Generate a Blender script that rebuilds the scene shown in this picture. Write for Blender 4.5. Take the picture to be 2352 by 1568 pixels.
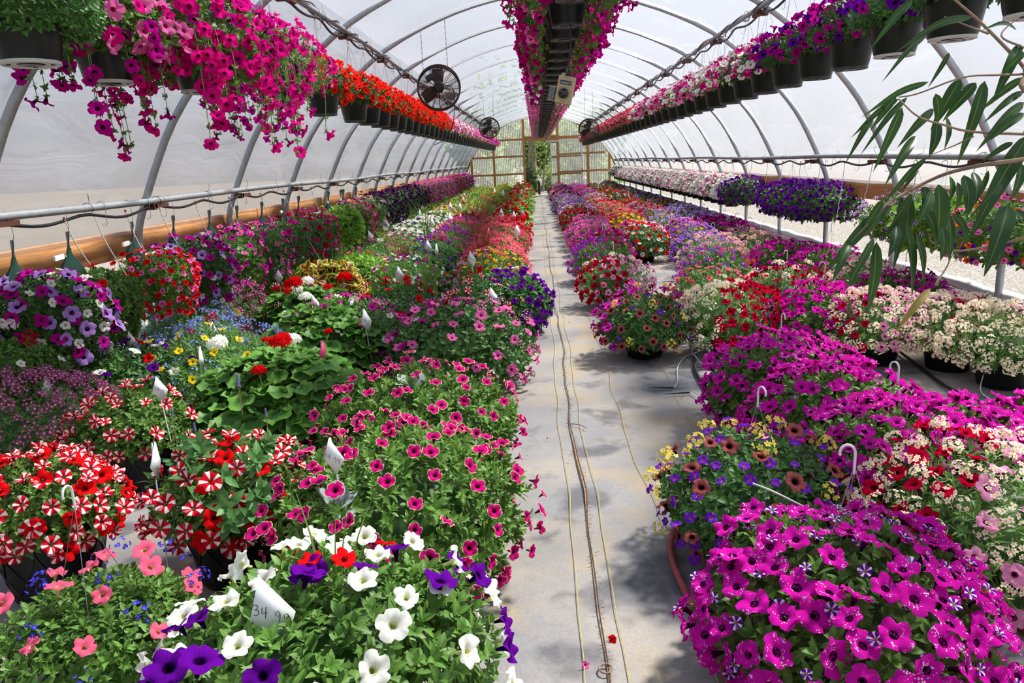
import bpy, math, random
import numpy as np
from mathutils import Matrix, Vector
for o in list(bpy.data.objects): bpy.data.objects.remove(o)
SC = bpy.context.scene
COL = SC.collection
rng = np.random.default_rng(7)
R = math.radians

# ---------------------------------------------------------------- camera
FOC, CX, CY, VPX, VPY, ROLL, EYE = 1720.0, 1176.0, 784.0, 1231.0, 366.0, 0.049, 1.55
_d = np.array([(VPX-CX)/FOC, -(VPY-CY)/FOC, -1.0]); _d /= np.linalg.norm(_d)
_e = np.array([1, math.tan(ROLL), 0.0])
_u = -np.cross(_d, _e); _u /= np.linalg.norm(_u)
_x = np.cross(_d, _u)
CM = np.array([_x, _d, _u])
def P(px, py, z=None, x=None, y=None):
    """the point seen at a pixel of the photograph, on a horizontal (z), or upright (x or y) plane"""
    w = CM @ np.array([(px-CX)/FOC, -(py-CY)/FOC, -1.0])
    t = (z-EYE)/w[2] if z is not None else (x/w[0] if x is not None else y/w[1])
    return np.array([0, 0, EYE]) + w*t
cam = bpy.data.cameras.new('camera'); cam.sensor_width = 36.0; cam.lens = FOC/2352*36.0
cam.clip_start = 0.05; cam.clip_end = 500
camo = bpy.data.objects.new('camera', cam); COL.objects.link(camo)
camo.matrix_world = Matrix([list(CM[0])+[0], list(CM[1])+[0], list(CM[2])+[EYE], [0, 0, 0, 1]])
SC.camera = camo

# ---------------------------------------------------------------- sky, sun, exposure
SUN_DIR = Vector((0.50, 0.34, 0.90)).normalized()      # towards the sun
W = bpy.data.worlds.new('sky'); SC.world = W; W.use_nodes = True
nt = W.node_tree; nt.nodes.clear()
def N(nt, t, **kw):
    n = nt.nodes.new(t)
    for k, v in kw.items():
        if k.startswith('i_'): n.inputs[k[2:].replace('_', ' ')].default_value = v
        else: setattr(n, k, v)
    return n
tc = N(nt, 'ShaderNodeTexCoord'); sep = N(nt, 'ShaderNodeSeparateXYZ')
nt.links.new(tc.outputs['Generated'], sep.inputs[0])
rp = N(nt, 'ShaderNodeValToRGB')
rp.color_ramp.elements[0].position = 0.0; rp.color_ramp.elements[0].color = (0.86, 0.80, 0.76, 1)
rp.color_ramp.elements[1].position = 0.85; rp.color_ramp.elements[1].color = (0.50, 0.66, 0.98, 1)
el = rp.color_ramp.elements.new(0.12); el.color = (0.84, 0.86, 0.93, 1)
nt.links.new(sep.outputs['Z'], rp.inputs[0])
dp = N(nt, 'ShaderNodeVectorMath', operation='DOT_PRODUCT'); dp.inputs[1].default_value = SUN_DIR
nt.links.new(tc.outputs['Generated'], dp.inputs[0])
mr = N(nt, 'ShaderNodeMapRange'); mr.inputs[1].default_value = -0.9; mr.inputs[2].default_value = 1.0
mr.inputs[3].default_value = 0.95; mr.inputs[4].default_value = 1.05
nt.links.new(dp.outputs['Value'], mr.inputs[0])
bg = N(nt, 'ShaderNodeBackground'); ou = N(nt, 'ShaderNodeOutputWorld')
vm = N(nt, 'ShaderNodeVectorMath', operation='SCALE')
nt.links.new(rp.outputs[0], vm.inputs[0]); nt.links.new(mr.outputs[0], vm.inputs['Scale'])
nt.links.new(vm.outputs[0], bg.inputs[0]); bg.inputs[1].default_value = 0.82
nt.links.new(bg.outputs[0], ou.inputs[0])
sl = bpy.data.lights.new('sun', 'SUN'); sl.energy = 14.5; sl.angle = R(7.0); sl.color = (1.0, 0.955, 0.88)
so = bpy.data.objects.new('sun', sl); COL.objects.link(so)
so.rotation_euler = SUN_DIR.to_track_quat('Z', 'Y').to_euler(); so.location = (30, 20, 40)
SC.view_settings.view_transform = 'Standard'; SC.view_settings.look = 'None'
SC.view_settings.gamma = 1.0; SC.view_settings.use_curve_mapping = False
SC.view_settings.exposure = 0.0
cy = SC.cycles
cy.max_bounces = 7; cy.diffuse_bounces = 3; cy.glossy_bounces = 3; cy.transmission_bounces = 4
cy.transparent_max_bounces = 24; cy.caustics_reflective = False; cy.caustics_refractive = False
cy.sample_clamp_indirect = 6.0; cy.use_denoising = True
cy.use_adaptive_sampling = True; cy.adaptive_threshold = 0.02

# ---------------------------------------------------------------- materials
def lin(h):
    h = h.lstrip('#'); c = [int(h[i:i+2], 16)/255 for i in (0, 2, 4)]
    return tuple(x/12.92 if x <= 0.04045 else ((x+0.055)/1.055)**2.4 for x in c) + (1.0,)
MATS = {}
def newmat(name):
    m = bpy.data.materials.new(name); m.use_nodes = True; m.node_tree.nodes.clear()
    o = m.node_tree.nodes.new('ShaderNodeOutputMaterial'); return m, m.node_tree, o
def plain(name, col, rough=0.6, metal=0.0, spec=0.4, noise=0.0, nscale=8.0, bump=0.0):
    m, t, o = newmat(name)
    b = N(t, 'ShaderNodeBsdfPrincipled'); b.inputs['Roughness'].default_value = rough
    b.inputs['Metallic'].default_value = metal; b.inputs['Specular IOR Level'].default_value = spec
    c = lin(col) if isinstance(col, str) else col
    b.inputs['Base Color'].default_value = c
    if noise or bump:
        co = N(t, 'ShaderNodeTexCoord'); nz = N(t, 'ShaderNodeTexNoise'); nz.inputs['Scale'].default_value = nscale
        nz.inputs['Detail'].default_value = 5
        t.links.new(co.outputs['Object'], nz.inputs['Vector'])
        if noise:
            mx = N(t, 'ShaderNodeMix', data_type='RGBA', blend_type='MULTIPLY'); mx.inputs[0].default_value = 1
            r = N(t, 'ShaderNodeMapRange'); r.inputs[1].default_value = .3; r.inputs[2].default_value = .7
            r.inputs[3].default_value = 1-noise; r.inputs[4].default_value = 1+noise*.4
            t.links.new(nz.outputs[0], r.inputs[0]); mx.inputs[6].default_value = c
            t.links.new(r.outputs[0], mx.inputs[7]); t.links.new(mx.outputs[2], b.inputs['Base Color'])
        if bump:
            bp = N(t, 'ShaderNodeBump'); bp.inputs['Strength'].default_value = bump; bp.inputs['Distance'].default_value = .01
            t.links.new(nz.outputs[0], bp.inputs['Height']); t.links.new(bp.outputs[0], b.inputs['Normal'])
    t.links.new(b.outputs[0], o.inputs[0]); MATS[name] = m; return m
def uvnode(t, name='uv'):
    n = N(t, 'ShaderNodeUVMap'); n.uv_map = name; s = N(t, 'ShaderNodeSeparateXYZ')
    t.links.new(n.outputs[0], s.inputs[0]); return s
def math_(t, op, a, b=None, c=None):
    n = N(t, 'ShaderNodeMath', operation=op)
    for i, v in enumerate((a, b, c)):
        if v is None: continue
        if isinstance(v, (int, float)): n.inputs[i].default_value = v
        else: t.links.new(v, n.inputs[i])
    return n.outputs[0]
def ramp01(t, v, a, b):
    r = N(t, 'ShaderNodeMapRange', interpolation_type='SMOOTHSTEP')
    t.links.new(v, r.inputs[0]); r.inputs[1].default_value = a; r.inputs[2].default_value = b
    return r.outputs[0]
def mixc(t, f, a, b):
    m = N(t, 'ShaderNodeMix', data_type='RGBA')
    if isinstance(f, (int, float)): m.inputs[0].default_value = f
    else: t.links.new(f, m.inputs[0])
    for i, v in ((6, a), (7, b)):
        if isinstance(v, tuple): m.inputs[i].default_value = v
        else: t.links.new(v, m.inputs[i])
    return m.outputs[2]
def vary(t, col, amt):
    """each bloom or leaf a little lighter or darker than the next"""
    s = uvnode(t, 'rnd'); oi = N(t, 'ShaderNodeObjectInfo')
    v = math_(t, 'FRACT', math_(t, 'ADD', s.outputs[0], oi.outputs['Random']))
    k = math_(t, 'MULTIPLY_ADD', v, 2*amt, 1-amt)
    m = N(t, 'ShaderNodeVectorMath', operation='SCALE'); t.links.new(col, m.inputs[0]); t.links.new(k, m.inputs['Scale'])
    return m.outputs[0]
def petal(name, base, throat=None, tr=0.3, edge=None, stripe=None, speck=False, vein=None, soft=.14, trans=.42, tube=None):
    m, t, o = newmat(name); s = uvnode(t); u, v = s.outputs[0], s.outputs[1]
    base = lin(base)
    rgb = N(t, 'ShaderNodeRGB'); rgb.outputs[0].default_value = base; col = rgb.outputs[0]
    if vein:
        w = math_(t, 'ABSOLUTE', math_(t, 'SINE', math_(t, 'MULTIPLY', v, 20*math.pi)))
        f = math_(t, 'MULTIPLY', ramp01(t, w, .45, .0), ramp01(t, u, 1.0, .25))
        col = mixc(t, f, col, lin(vein))
    if stripe:
        w = math_(t, 'ABSOLUTE', math_(t, 'SUBTRACT', math_(t, 'FRACT', math_(t, 'MULTIPLY', v, 5.0)), .5))
        f = ramp01(t, w, .2, .13); col = mixc(t, f, col, lin(stripe))
    if speck:
        co = N(t, 'ShaderNodeTexCoord'); oi = N(t, 'ShaderNodeObjectInfo')
        ad = N(t, 'ShaderNodeVectorMath', operation='ADD')
        t.links.new(co.outputs['Object'], ad.inputs[0]); t.links.new(oi.outputs['Random'], ad.inputs[1])
        vo = N(t, 'ShaderNodeTexVoronoi'); vo.inputs['Scale'].default_value = 190
        t.links.new(ad.outputs[0], vo.inputs['Vector'])
        nz = N(t, 'ShaderNodeTexNoise'); nz.inputs['Scale'].default_value = 45
        t.links.new(ad.outputs[0], nz.inputs['Vector'])
        lim = math_(t, 'MULTIPLY', ramp01(t, nz.outputs[0], .38, .75), .48)
        f = math_(t, 'MULTIPLY', math_(t, 'LESS_THAN', vo.outputs['Distance'], lim), .85)
        col = mixc(t, f, col, lin('#F6E4F6'))
    if edge: col = mixc(t, ramp01(t, u, .89, .96), col, lin(edge))
    if throat: col = mixc(t, ramp01(t, u, tr+soft, tr-soft), col, lin(throat))
    if tube: col = mixc(t, math_(t, 'LESS_THAN', u, -.05), col, lin(tube))
    col = vary(t, col, .13)
    d = N(t, 'ShaderNodeBsdfDiffuse'); tr_ = N(t, 'ShaderNodeBsdfTranslucent'); mx = N(t, 'ShaderNodeMixShader')
    mx.inputs[0].default_value = trans
    t.links.new(col, d.inputs[0]); t.links.new(col, tr_.inputs[0])
    t.links.new(d.outputs[0], mx.inputs[1]); t.links.new(tr_.outputs[0], mx.inputs[2])
    t.links.new(mx.outputs[0], o.inputs[0]); MATS[name] = m; return m
def leafmat(name, base, rough=.45, mid=None, zone=None, edge=None, trans=.28, vr=.28, back=None):
    m, t, o = newmat(name); s = uvnode(t); u, v = s.outputs[0], s.outputs[1]
    rgb = N(t, 'ShaderNodeRGB'); rgb.outputs[0].default_value = lin(base); col = rgb.outputs[0]
    au = math_(t, 'ABSOLUTE', u)
    if zone:   # a darker or coloured heart along the leaf
        f = math_(t, 'MULTIPLY', ramp01(t, au, .7, .42), ramp01(t, v, .95, .7)); col = mixc(t, f, col, lin(zone))
    if mid: col = mixc(t, ramp01(t, au, .12, .03), col, lin(mid))
    if edge: col = mixc(t, ramp01(t, au, .8, .95), col, lin(edge))
    col = vary(t, col, vr)
    b = N(t, 'ShaderNodeBsdfPrincipled'); b.inputs['Roughness'].default_value = rough; b.inputs['Specular IOR Level'].default_value = .35
    tr_ = N(t, 'ShaderNodeBsdfTranslucent'); mx = N(t, 'ShaderNodeMixShader'); mx.inputs[0].default_value = trans
    t.links.new(col, b.inputs['Base Color']); t.links.new(col, tr_.inputs[0])
    t.links.new(b.outputs[0], mx.inputs[1]); t.links.new(tr_.outputs[0], mx.inputs[2])
    t.links.new(mx.outputs[0], o.inputs[0]); MATS[name] = m; return m

petal('white', '#F4F3EC', '#C9CC7A', .16, soft=.1, tube='#D9DC9A')
petal('purple', '#640E94', '#1A0232', .26, vein='#420A6C', tube='#2E0A4A')
petal('plum', '#4A0A52', '#1E0222', .3)
petal('red', '#E2141A', '#7A0608', .2, tube='#8A2A20')
petal('scarlet', '#F0281C', '#A00C08', .2)
petal('salmon', '#F4698C', '#D8D890', .12, soft=.05, vein='#E04C72')
petal('star', '#D8142C', '#E8E6A0', .16, stripe='#F6F2EC', soft=.08, tube='#7A2A2A')
petal('picotee', '#DA1A80', '#4A0424', .3, edge='#DCE4A0', vein='#B00E62', soft=.16, tube='#7A3050')
petal('pink', '#F272B6', '#B4286C', .18, vein='#EA5CA6', soft=.12, trans=.4)
petal('hotpink', '#DC1684', '#8A0A50', .22, tube='#A83088')
petal('lilacpink', '#F09CC8', '#7A2450', .2, vein='#D870AC')
petal('magenta', '#D61AA6', '#5A0A58', .18, soft=.1)
petal('sky', '#CE1AA2', '#3A0636', .15, speck=True, soft=.07)
petal('violet', '#7A28C8', '#F0D040', .13, soft=.05)
petal('bicolor', '#6A1CA0', '#E8C840', .16, stripe='#F2E8F4', soft=.07)
petal('lavender', '#B98FDC', '#3C1060', .22, vein='#7C48A8', soft=.2)
petal('lilac', '#B06AE0', '#7038B8', .2)
petal('fuchsia', '#B8108A', '#4A0636', .24, soft=.12)
petal('crimson', '#B80830', '#600414', .24)
petal('maroon', '#7A0820', '#300208', .3)
petal('brown', '#A85A58', '#3A0C14', .4, vein='#7A3038', soft=.2)
petal('ring', '#8A1060', '#4A0630', .3, edge='#F0E6EC')
petal('coral', '#F66E7C', '#D04458', .2)
petal('orange', '#F4661C', '#B03008', .25)
petal('yellow', '#F2D42C', '#C89A10', .2)
petal('paleyellow', '#F2E070', '#E8B020', .35)
petal('cream', '#FFF6E2', '#F0A41C', .36, soft=.10)
petal('rosecream', '#F0C8BC', '#F0A030', .4, soft=.12)
petal('nemrose', '#B4508C', '#F4E4D8', .42, soft=.1)
petal('blue', '#8C9EEE', '#F0F0FF', .3)
petal('deepblue', '#4A44D8', '#E8E8FF', .22, soft=.08)
petal('verbena', '#8A3CC8', '#B070E0', .2)
petal('verbpink', '#CC2CA0', '#E070C0', .2)
petal('geranium', '#DC1018', '#A00810', .25)
petal('impatiens', '#F8484C', '#C82028', .2)
petal('spike', '#8C8CC0')
petal('brownpick', '#5A3040', '#F0E6D8', .5)
leafmat('leaf_petunia', '#5E8638', .48, mid='#80A652')
leafmat('leaf_dark', '#4E7A3A', .45, mid='#6E9850')
leafmat('leaf_calibrachoa', '#668E3E', .5, mid='#86AE54')
leafmat('leaf_geranium', '#64943C', .5, zone='#4C7E34')
leafmat('leaf_salvia', '#5A8A4A', .48, mid='#6C9C60')
leafmat('leaf_lobelia', '#6E9A4C', .5)
leafmat('leaf_coleus', '#B8C234', .5, zone='#6A1020', mid='#D83050', vr=.12)
leafmat('leaf_fig', '#2E5022', .33, mid='#64843F', trans=.22, vr=.22)
leafmat('leaf_dry', '#8A7A3C', .6, trans=.3)
leafmat('leaf_begonia', '#4A1A18', .3, vr=.2)
leafmat('leaf_silver', '#8F9C9C', .7, vr=.08, trans=.15)
leafmat('leaf_lime', '#86B444', .5)
leafmat('grass_red', '#9A5A48', .6)
leafmat('grass_green', '#6E8E3C', .5)
leafmat('tree_leaf', '#8CA65A', .6, trans=.4)
leafmat('tree_leaf_dark', '#5C7444', .6, trans=.35)
plain('bark', '#A49686', .9, noise=.4, nscale=6, bump=.5)
plain('twig', '#8C7660', .8, noise=.2, nscale=40)
plain('pot_green', '#0E1A16', .32, spec=.3)
plain('pot_black', '#101214', .42, spec=.3, noise=.15, nscale=30)
plain('pot_base', '#C4C7C2', .5); plain('pot_base_dark', '#3A3F3C', .4)
plain('pot_brown', '#2A1C18', .45, spec=.4)
plain('soil', '#2A2018', .95, noise=.4, nscale=60)
plain('steel', '#B2B7BC', .45, metal=.35, noise=.15, nscale=20)
plain('pipe_steel', '#9CA1A5', .5, metal=.3, noise=.15, nscale=20)
plain('wire', '#8C9094', .4, metal=.6)
plain('hook_white', '#D8DADA', .4)
plain('tube_white', '#DADAD6', .4)
plain('hose_black', '#1C1D20', .5)
plain('hose_red', '#9C4A48', .6, noise=.2, nscale=50)
plain('tie_black', '#2A2828', .5)
plain('rust', '#5C3428', .85, noise=.4, nscale=60)
plain('dripper_red', '#B83A2C', .5)
plain('stake_black', '#18181A', .5)
plain('bag_green', '#0F3B30', .38, spec=.5, bump=.25, nscale=14)
plain('tag_white', '#EDEFF0', .45)
plain('tag_pink', '#F45A8C', .45)
plain('ink', '#2A2A30', .6)
plain('fan_cage', '#4A3A34', .45, metal=.4)
plain('fan_blade', '#3C2A26', .4)
plain('fan_motor', '#1E1E20', .45)
plain('box_beige', '#BDB084', .5)
plain('box_dark', '#4A4038', .6)
plain('dial_black', '#101012', .18, spec=.7)
plain('plate_blue', '#1C2A55', .4)
plain('print_white', '#E6E6EA', .5)
plain('print_dark', '#4A4538', .6)
plain('film_roll', '#E6E7EA', .4, bump=.15, nscale=8)
plain('door_frame', '#D8D8E0', .5)
plain('leaf_litter', '#8A6244', .9, noise=.3, nscale=90)
plain('tray_white', '#DCDCDC', .5)

def wood(name, a, b):
    m, t, o = newmat(name); co = N(t, 'ShaderNodeTexCoord'); mp = N(t, 'ShaderNodeMapping')
    mp.inputs['Scale'].default_value = (14, 1.2, 14)
    t.links.new(co.outputs['Object'], mp.inputs[0]); nz = N(t, 'ShaderNodeTexNoise'); nz.inputs['Scale'].default_value = 2.4
    nz.inputs['Detail'].default_value = 7; nz.inputs['Distortion'].default_value = 1.0
    t.links.new(mp.outputs[0], nz.inputs['Vector'])
    c = mixc(t, ramp01(t, nz.outputs[0], .35, .65), lin(a), lin(b))
    p = N(t, 'ShaderNodeBsdfPrincipled'); p.inputs['Roughness'].default_value = .75
    t.links.new(c, p.inputs['Base Color']); t.links.new(p.outputs[0], o.inputs[0]); MATS[name] = m
wood('wood', '#A8713E', '#C08A54')
wood('wood_dark', '#7A4C2C', '#9A6A40')

def film():
    m, t, o = newmat('film')
    co = N(t, 'ShaderNodeTexCoord'); mp = N(t, 'ShaderNodeMapping'); mp.inputs['Scale'].default_value = (1.2, .8, 3.0)
    t.links.new(co.outputs['Object'], mp.inputs[0])
    nz = N(t, 'ShaderNodeTexNoise'); nz.inputs['Scale'].default_value = 1.6; nz.inputs['Detail'].default_value = 8; nz.inputs['Distortion'].default_value = 1.4
    t.links.new(mp.outputs[0], nz.inputs['Vector'])
    bp = N(t, 'ShaderNodeBump'); bp.inputs['Strength'].default_value = .35; bp.inputs['Distance'].default_value = .05
    t.links.new(nz.outputs[0], bp.inputs['Height'])
    tp = N(t, 'ShaderNodeBsdfTransparent'); tp.inputs[0].default_value = (.96, .97, .99, 1)
    tl = N(t, 'ShaderNodeBsdfTranslucent'); tl.inputs[0].default_value = (.375, .415, .475, 1)
    df = N(t, 'ShaderNodeBsdfDiffuse'); df.inputs[0].default_value = (.74, .75, .78, 1)
    gl = N(t, 'ShaderNodeBsdfGlossy'); gl.inputs['Roughness'].default_value = .25
    for n in (tl, df, gl): t.links.new(bp.outputs[0], n.inputs['Normal'])
    a = N(t, 'ShaderNodeMixShader'); a.inputs[0].default_value = .45
    t.links.new(tl.outputs[0], a.inputs[1]); t.links.new(df.outputs[0], a.inputs[2])
    # faint creases in the sheet are a little more opaque
    k = math_(t, 'MULTIPLY_ADD', ramp01(t, nz.outputs[0], .56, .72), .16, FILM_HAZE)
    b = N(t, 'ShaderNodeMixShader'); t.links.new(k, b.inputs[0])
    t.links.new(tp.outputs[0], b.inputs[1]); t.links.new(a.outputs[0], b.inputs[2])
    c = N(t, 'ShaderNodeMixShader'); c.inputs[0].default_value = .04
    t.links.new(b.outputs[0], c.inputs[1]); t.links.new(gl.outputs[0], c.inputs[2])
    t.links.new(c.outputs[0], o.inputs[0]); MATS['film'] = m
FILM_HAZE = .47
film()
def clearpanel():
    m, t, o = newmat('clear_panel')
    tp = N(t, 'ShaderNodeBsdfTransparent'); tp.inputs[0].default_value = (.95, .96, .93, 1)
    tl = N(t, 'ShaderNodeBsdfTranslucent'); tl.inputs[0].default_value = (.9, .9, .86, 1)
    gl = N(t, 'ShaderNodeBsdfGlossy'); gl.inputs['Roughness'].default_value = .12
    a = N(t, 'ShaderNodeMixShader'); a.inputs[0].default_value = .22
    t.links.new(tp.outputs[0], a.inputs[1]); t.links.new(tl.outputs[0], a.inputs[2])
    fr = N(t, 'ShaderNodeFresnel'); fr.inputs[0].default_value = 1.5
    c = N(t, 'ShaderNodeMixShader'); t.links.new(fr.outputs[0], c.inputs[0])
    t.links.new(a.outputs[0], c.inputs[1]); t.links.new(gl.outputs[0], c.inputs[2])
    t.links.new(c.outputs[0], o.inputs[0]); MATS['clear_panel'] = m
clearpanel()
def floormat():
    m, t, o = newmat('ground_cloth'); co = N(t, 'ShaderNodeTexCoord'); ob = co.outputs['Object']
    n1 = N(t, 'ShaderNodeTexNoise'); n1.inputs['Scale'].default_value = 1.3; n1.inputs['Detail'].default_value = 8; n1.inputs['Roughness'].default_value = .62
    n2 = N(t, 'ShaderNodeTexNoise'); n2.inputs['Scale'].default_value = 3.1; n2.inputs['Detail'].default_value = 6
    n3 = N(t, 'ShaderNodeTexNoise'); n3.inputs['Scale'].default_value = 120; n3.inputs['Detail'].default_value = 3
    mp = N(t, 'ShaderNodeMapping'); mp.inputs['Location'].default_value = (31, 7, 3); t.links.new(ob, mp.inputs[0])
    t.links.new(ob, n1.inputs['Vector']); t.links.new(mp.outputs[0], n2.inputs['Vector']); t.links.new(ob, n3.inputs['Vector'])
    c = mixc(t, ramp01(t, n1.outputs[0], .38, .64), lin('#828284'), lin('#9A938A'))
    c = mixc(t, math_(t, 'MULTIPLY', ramp01(t, n2.outputs[0], .50, .72), .6), c, lin('#A39272'))
    c = mixc(t, math_(t, 'MULTIPLY', ramp01(t, n2.outputs[0], .46, .32), .85), c, lin('#58585C'))
    # weave
    sp = N(t, 'ShaderNodeSeparateXYZ'); t.links.new(ob, sp.inputs[0])
    wv = math_(t, 'MULTIPLY', math_(t, 'SINE', math_(t, 'MULTIPLY', sp.outputs[0], 1300)), math_(t, 'SINE', math_(t, 'MULTIPLY', sp.outputs[1], 1300)))
    g = math_(t, 'MULTIPLY_ADD', wv, .05, math_(t, 'MULTIPLY_ADD', n3.outputs[0], .5, .74))
    mm = N(t, 'ShaderNodeVectorMath', operation='SCALE'); t.links.new(c, mm.inputs[0]); t.links.new(g, mm.inputs['Scale'])
    p = N(t, 'ShaderNodeBsdfPrincipled'); p.inputs['Roughness'].default_value = .75; p.inputs['Specular IOR Level'].default_value = .25
    t.links.new(mm.outputs[0], p.inputs['Base Color'])
    bp = N(t, 'ShaderNodeBump'); bp.inputs['Strength'].default_value = .25; bp.inputs['Distance'].default_value = .02
    t.links.new(n1.outputs[0], bp.inputs['Height']); t.links.new(bp.outputs[0], p.inputs['Normal'])
    t.links.new(p.outputs[0], o.inputs[0]); MATS['ground_cloth'] = m
floormat()
def gravelmat():
    m, t, o = newmat('gravel'); co = N(t, 'ShaderNodeTexCoord'); ob = co.outputs['Object']
    vo = N(t, 'ShaderNodeTexVoronoi'); vo.inputs['Scale'].default_value = 26; t.links.new(ob, vo.inputs['Vector'])
    n1 = N(t, 'ShaderNodeTexNoise'); n1.inputs['Scale'].default_value = .35; n1.inputs['Detail'].default_value = 4; t.links.new(ob, n1.inputs['Vector'])
    c = mixc(t, ramp01(t, vo.outputs['Distance'], .1, .62), lin('#8E8880'), lin('#4E4A46'))
    c = mixc(t, math_(t, 'MULTIPLY', vo.outputs['Color'], .35), c, lin('#9E988E'))
    c = mixc(t, math_(t, 'MULTIPLY', ramp01(t, n1.outputs[0], .55, .75), .4), c, lin('#86867A'))
    sx = N(t, 'ShaderNodeSeparateXYZ'); t.links.new(ob, sx.inputs[0]); far = ramp01(t, math_(t, 'ABSOLUTE', sx.outputs[0]), 7.0, 11.0)
    c = mixc(t, math_(t, 'MULTIPLY', far, .85), c, lin('#7E7466'))
    p = N(t, 'ShaderNodeBsdfPrincipled'); p.inputs['Roughness'].default_value = .9
    t.links.new(c, p.inputs['Base Color'])
    bp = N(t, 'ShaderNodeBump'); bp.inputs['Strength'].default_value = .6; bp.inputs['Distance'].default_value = .03; bp.invert = True
    t.links.new(vo.outputs['Distance'], bp.inputs['Height']); t.links.new(bp.outputs[0], p.inputs['Normal'])
    t.links.new(p.outputs[0], o.inputs[0]); MATS['gravel'] = m
gravelmat()

# ---------------------------------------------------------------- mesh building
def mesh_np(name, V, Fs, mats, UV=None, RND=None, MI=None, smooth=True):
    me = bpy.data.meshes.new(name)
    V = np.asarray(V, np.float32); Fs = [np.asarray(f, np.int32) for f in Fs if len(f)]
    tot = sum(len(f) for f in Fs); li = np.concatenate([f.ravel() for f in Fs])
    lt = np.concatenate([np.full(len(f), f.shape[1], np.int32) for f in Fs])
    ls = np.concatenate([[0], np.cumsum(lt)[:-1]]).astype(np.int32)
    me.vertices.add(len(V)); me.vertices.foreach_set('co', V.ravel())
    me.loops.add(len(li)); me.loops.foreach_set('vertex_index', li)
    me.polygons.add(tot); me.polygons.foreach_set('loop_start', ls); me.polygons.foreach_set('loop_total', lt)
    if smooth: me.polygons.foreach_set('use_smooth', np.ones(tot, bool))
    if MI is not None: me.polygons.foreach_set('material_index', np.asarray(MI, np.int32))
    for nm, A in (('uv', UV), ('rnd', RND)):
        if A is not None:
            l = me.uv_layers.new(name=nm); l.data.foreach_set('uv', np.asarray(A, np.float32)[li].ravel())
    for m in mats: me.materials.append(MATS[m] if isinstance(m, str) else m)
    me.update(calc_edges=True); return me
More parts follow.
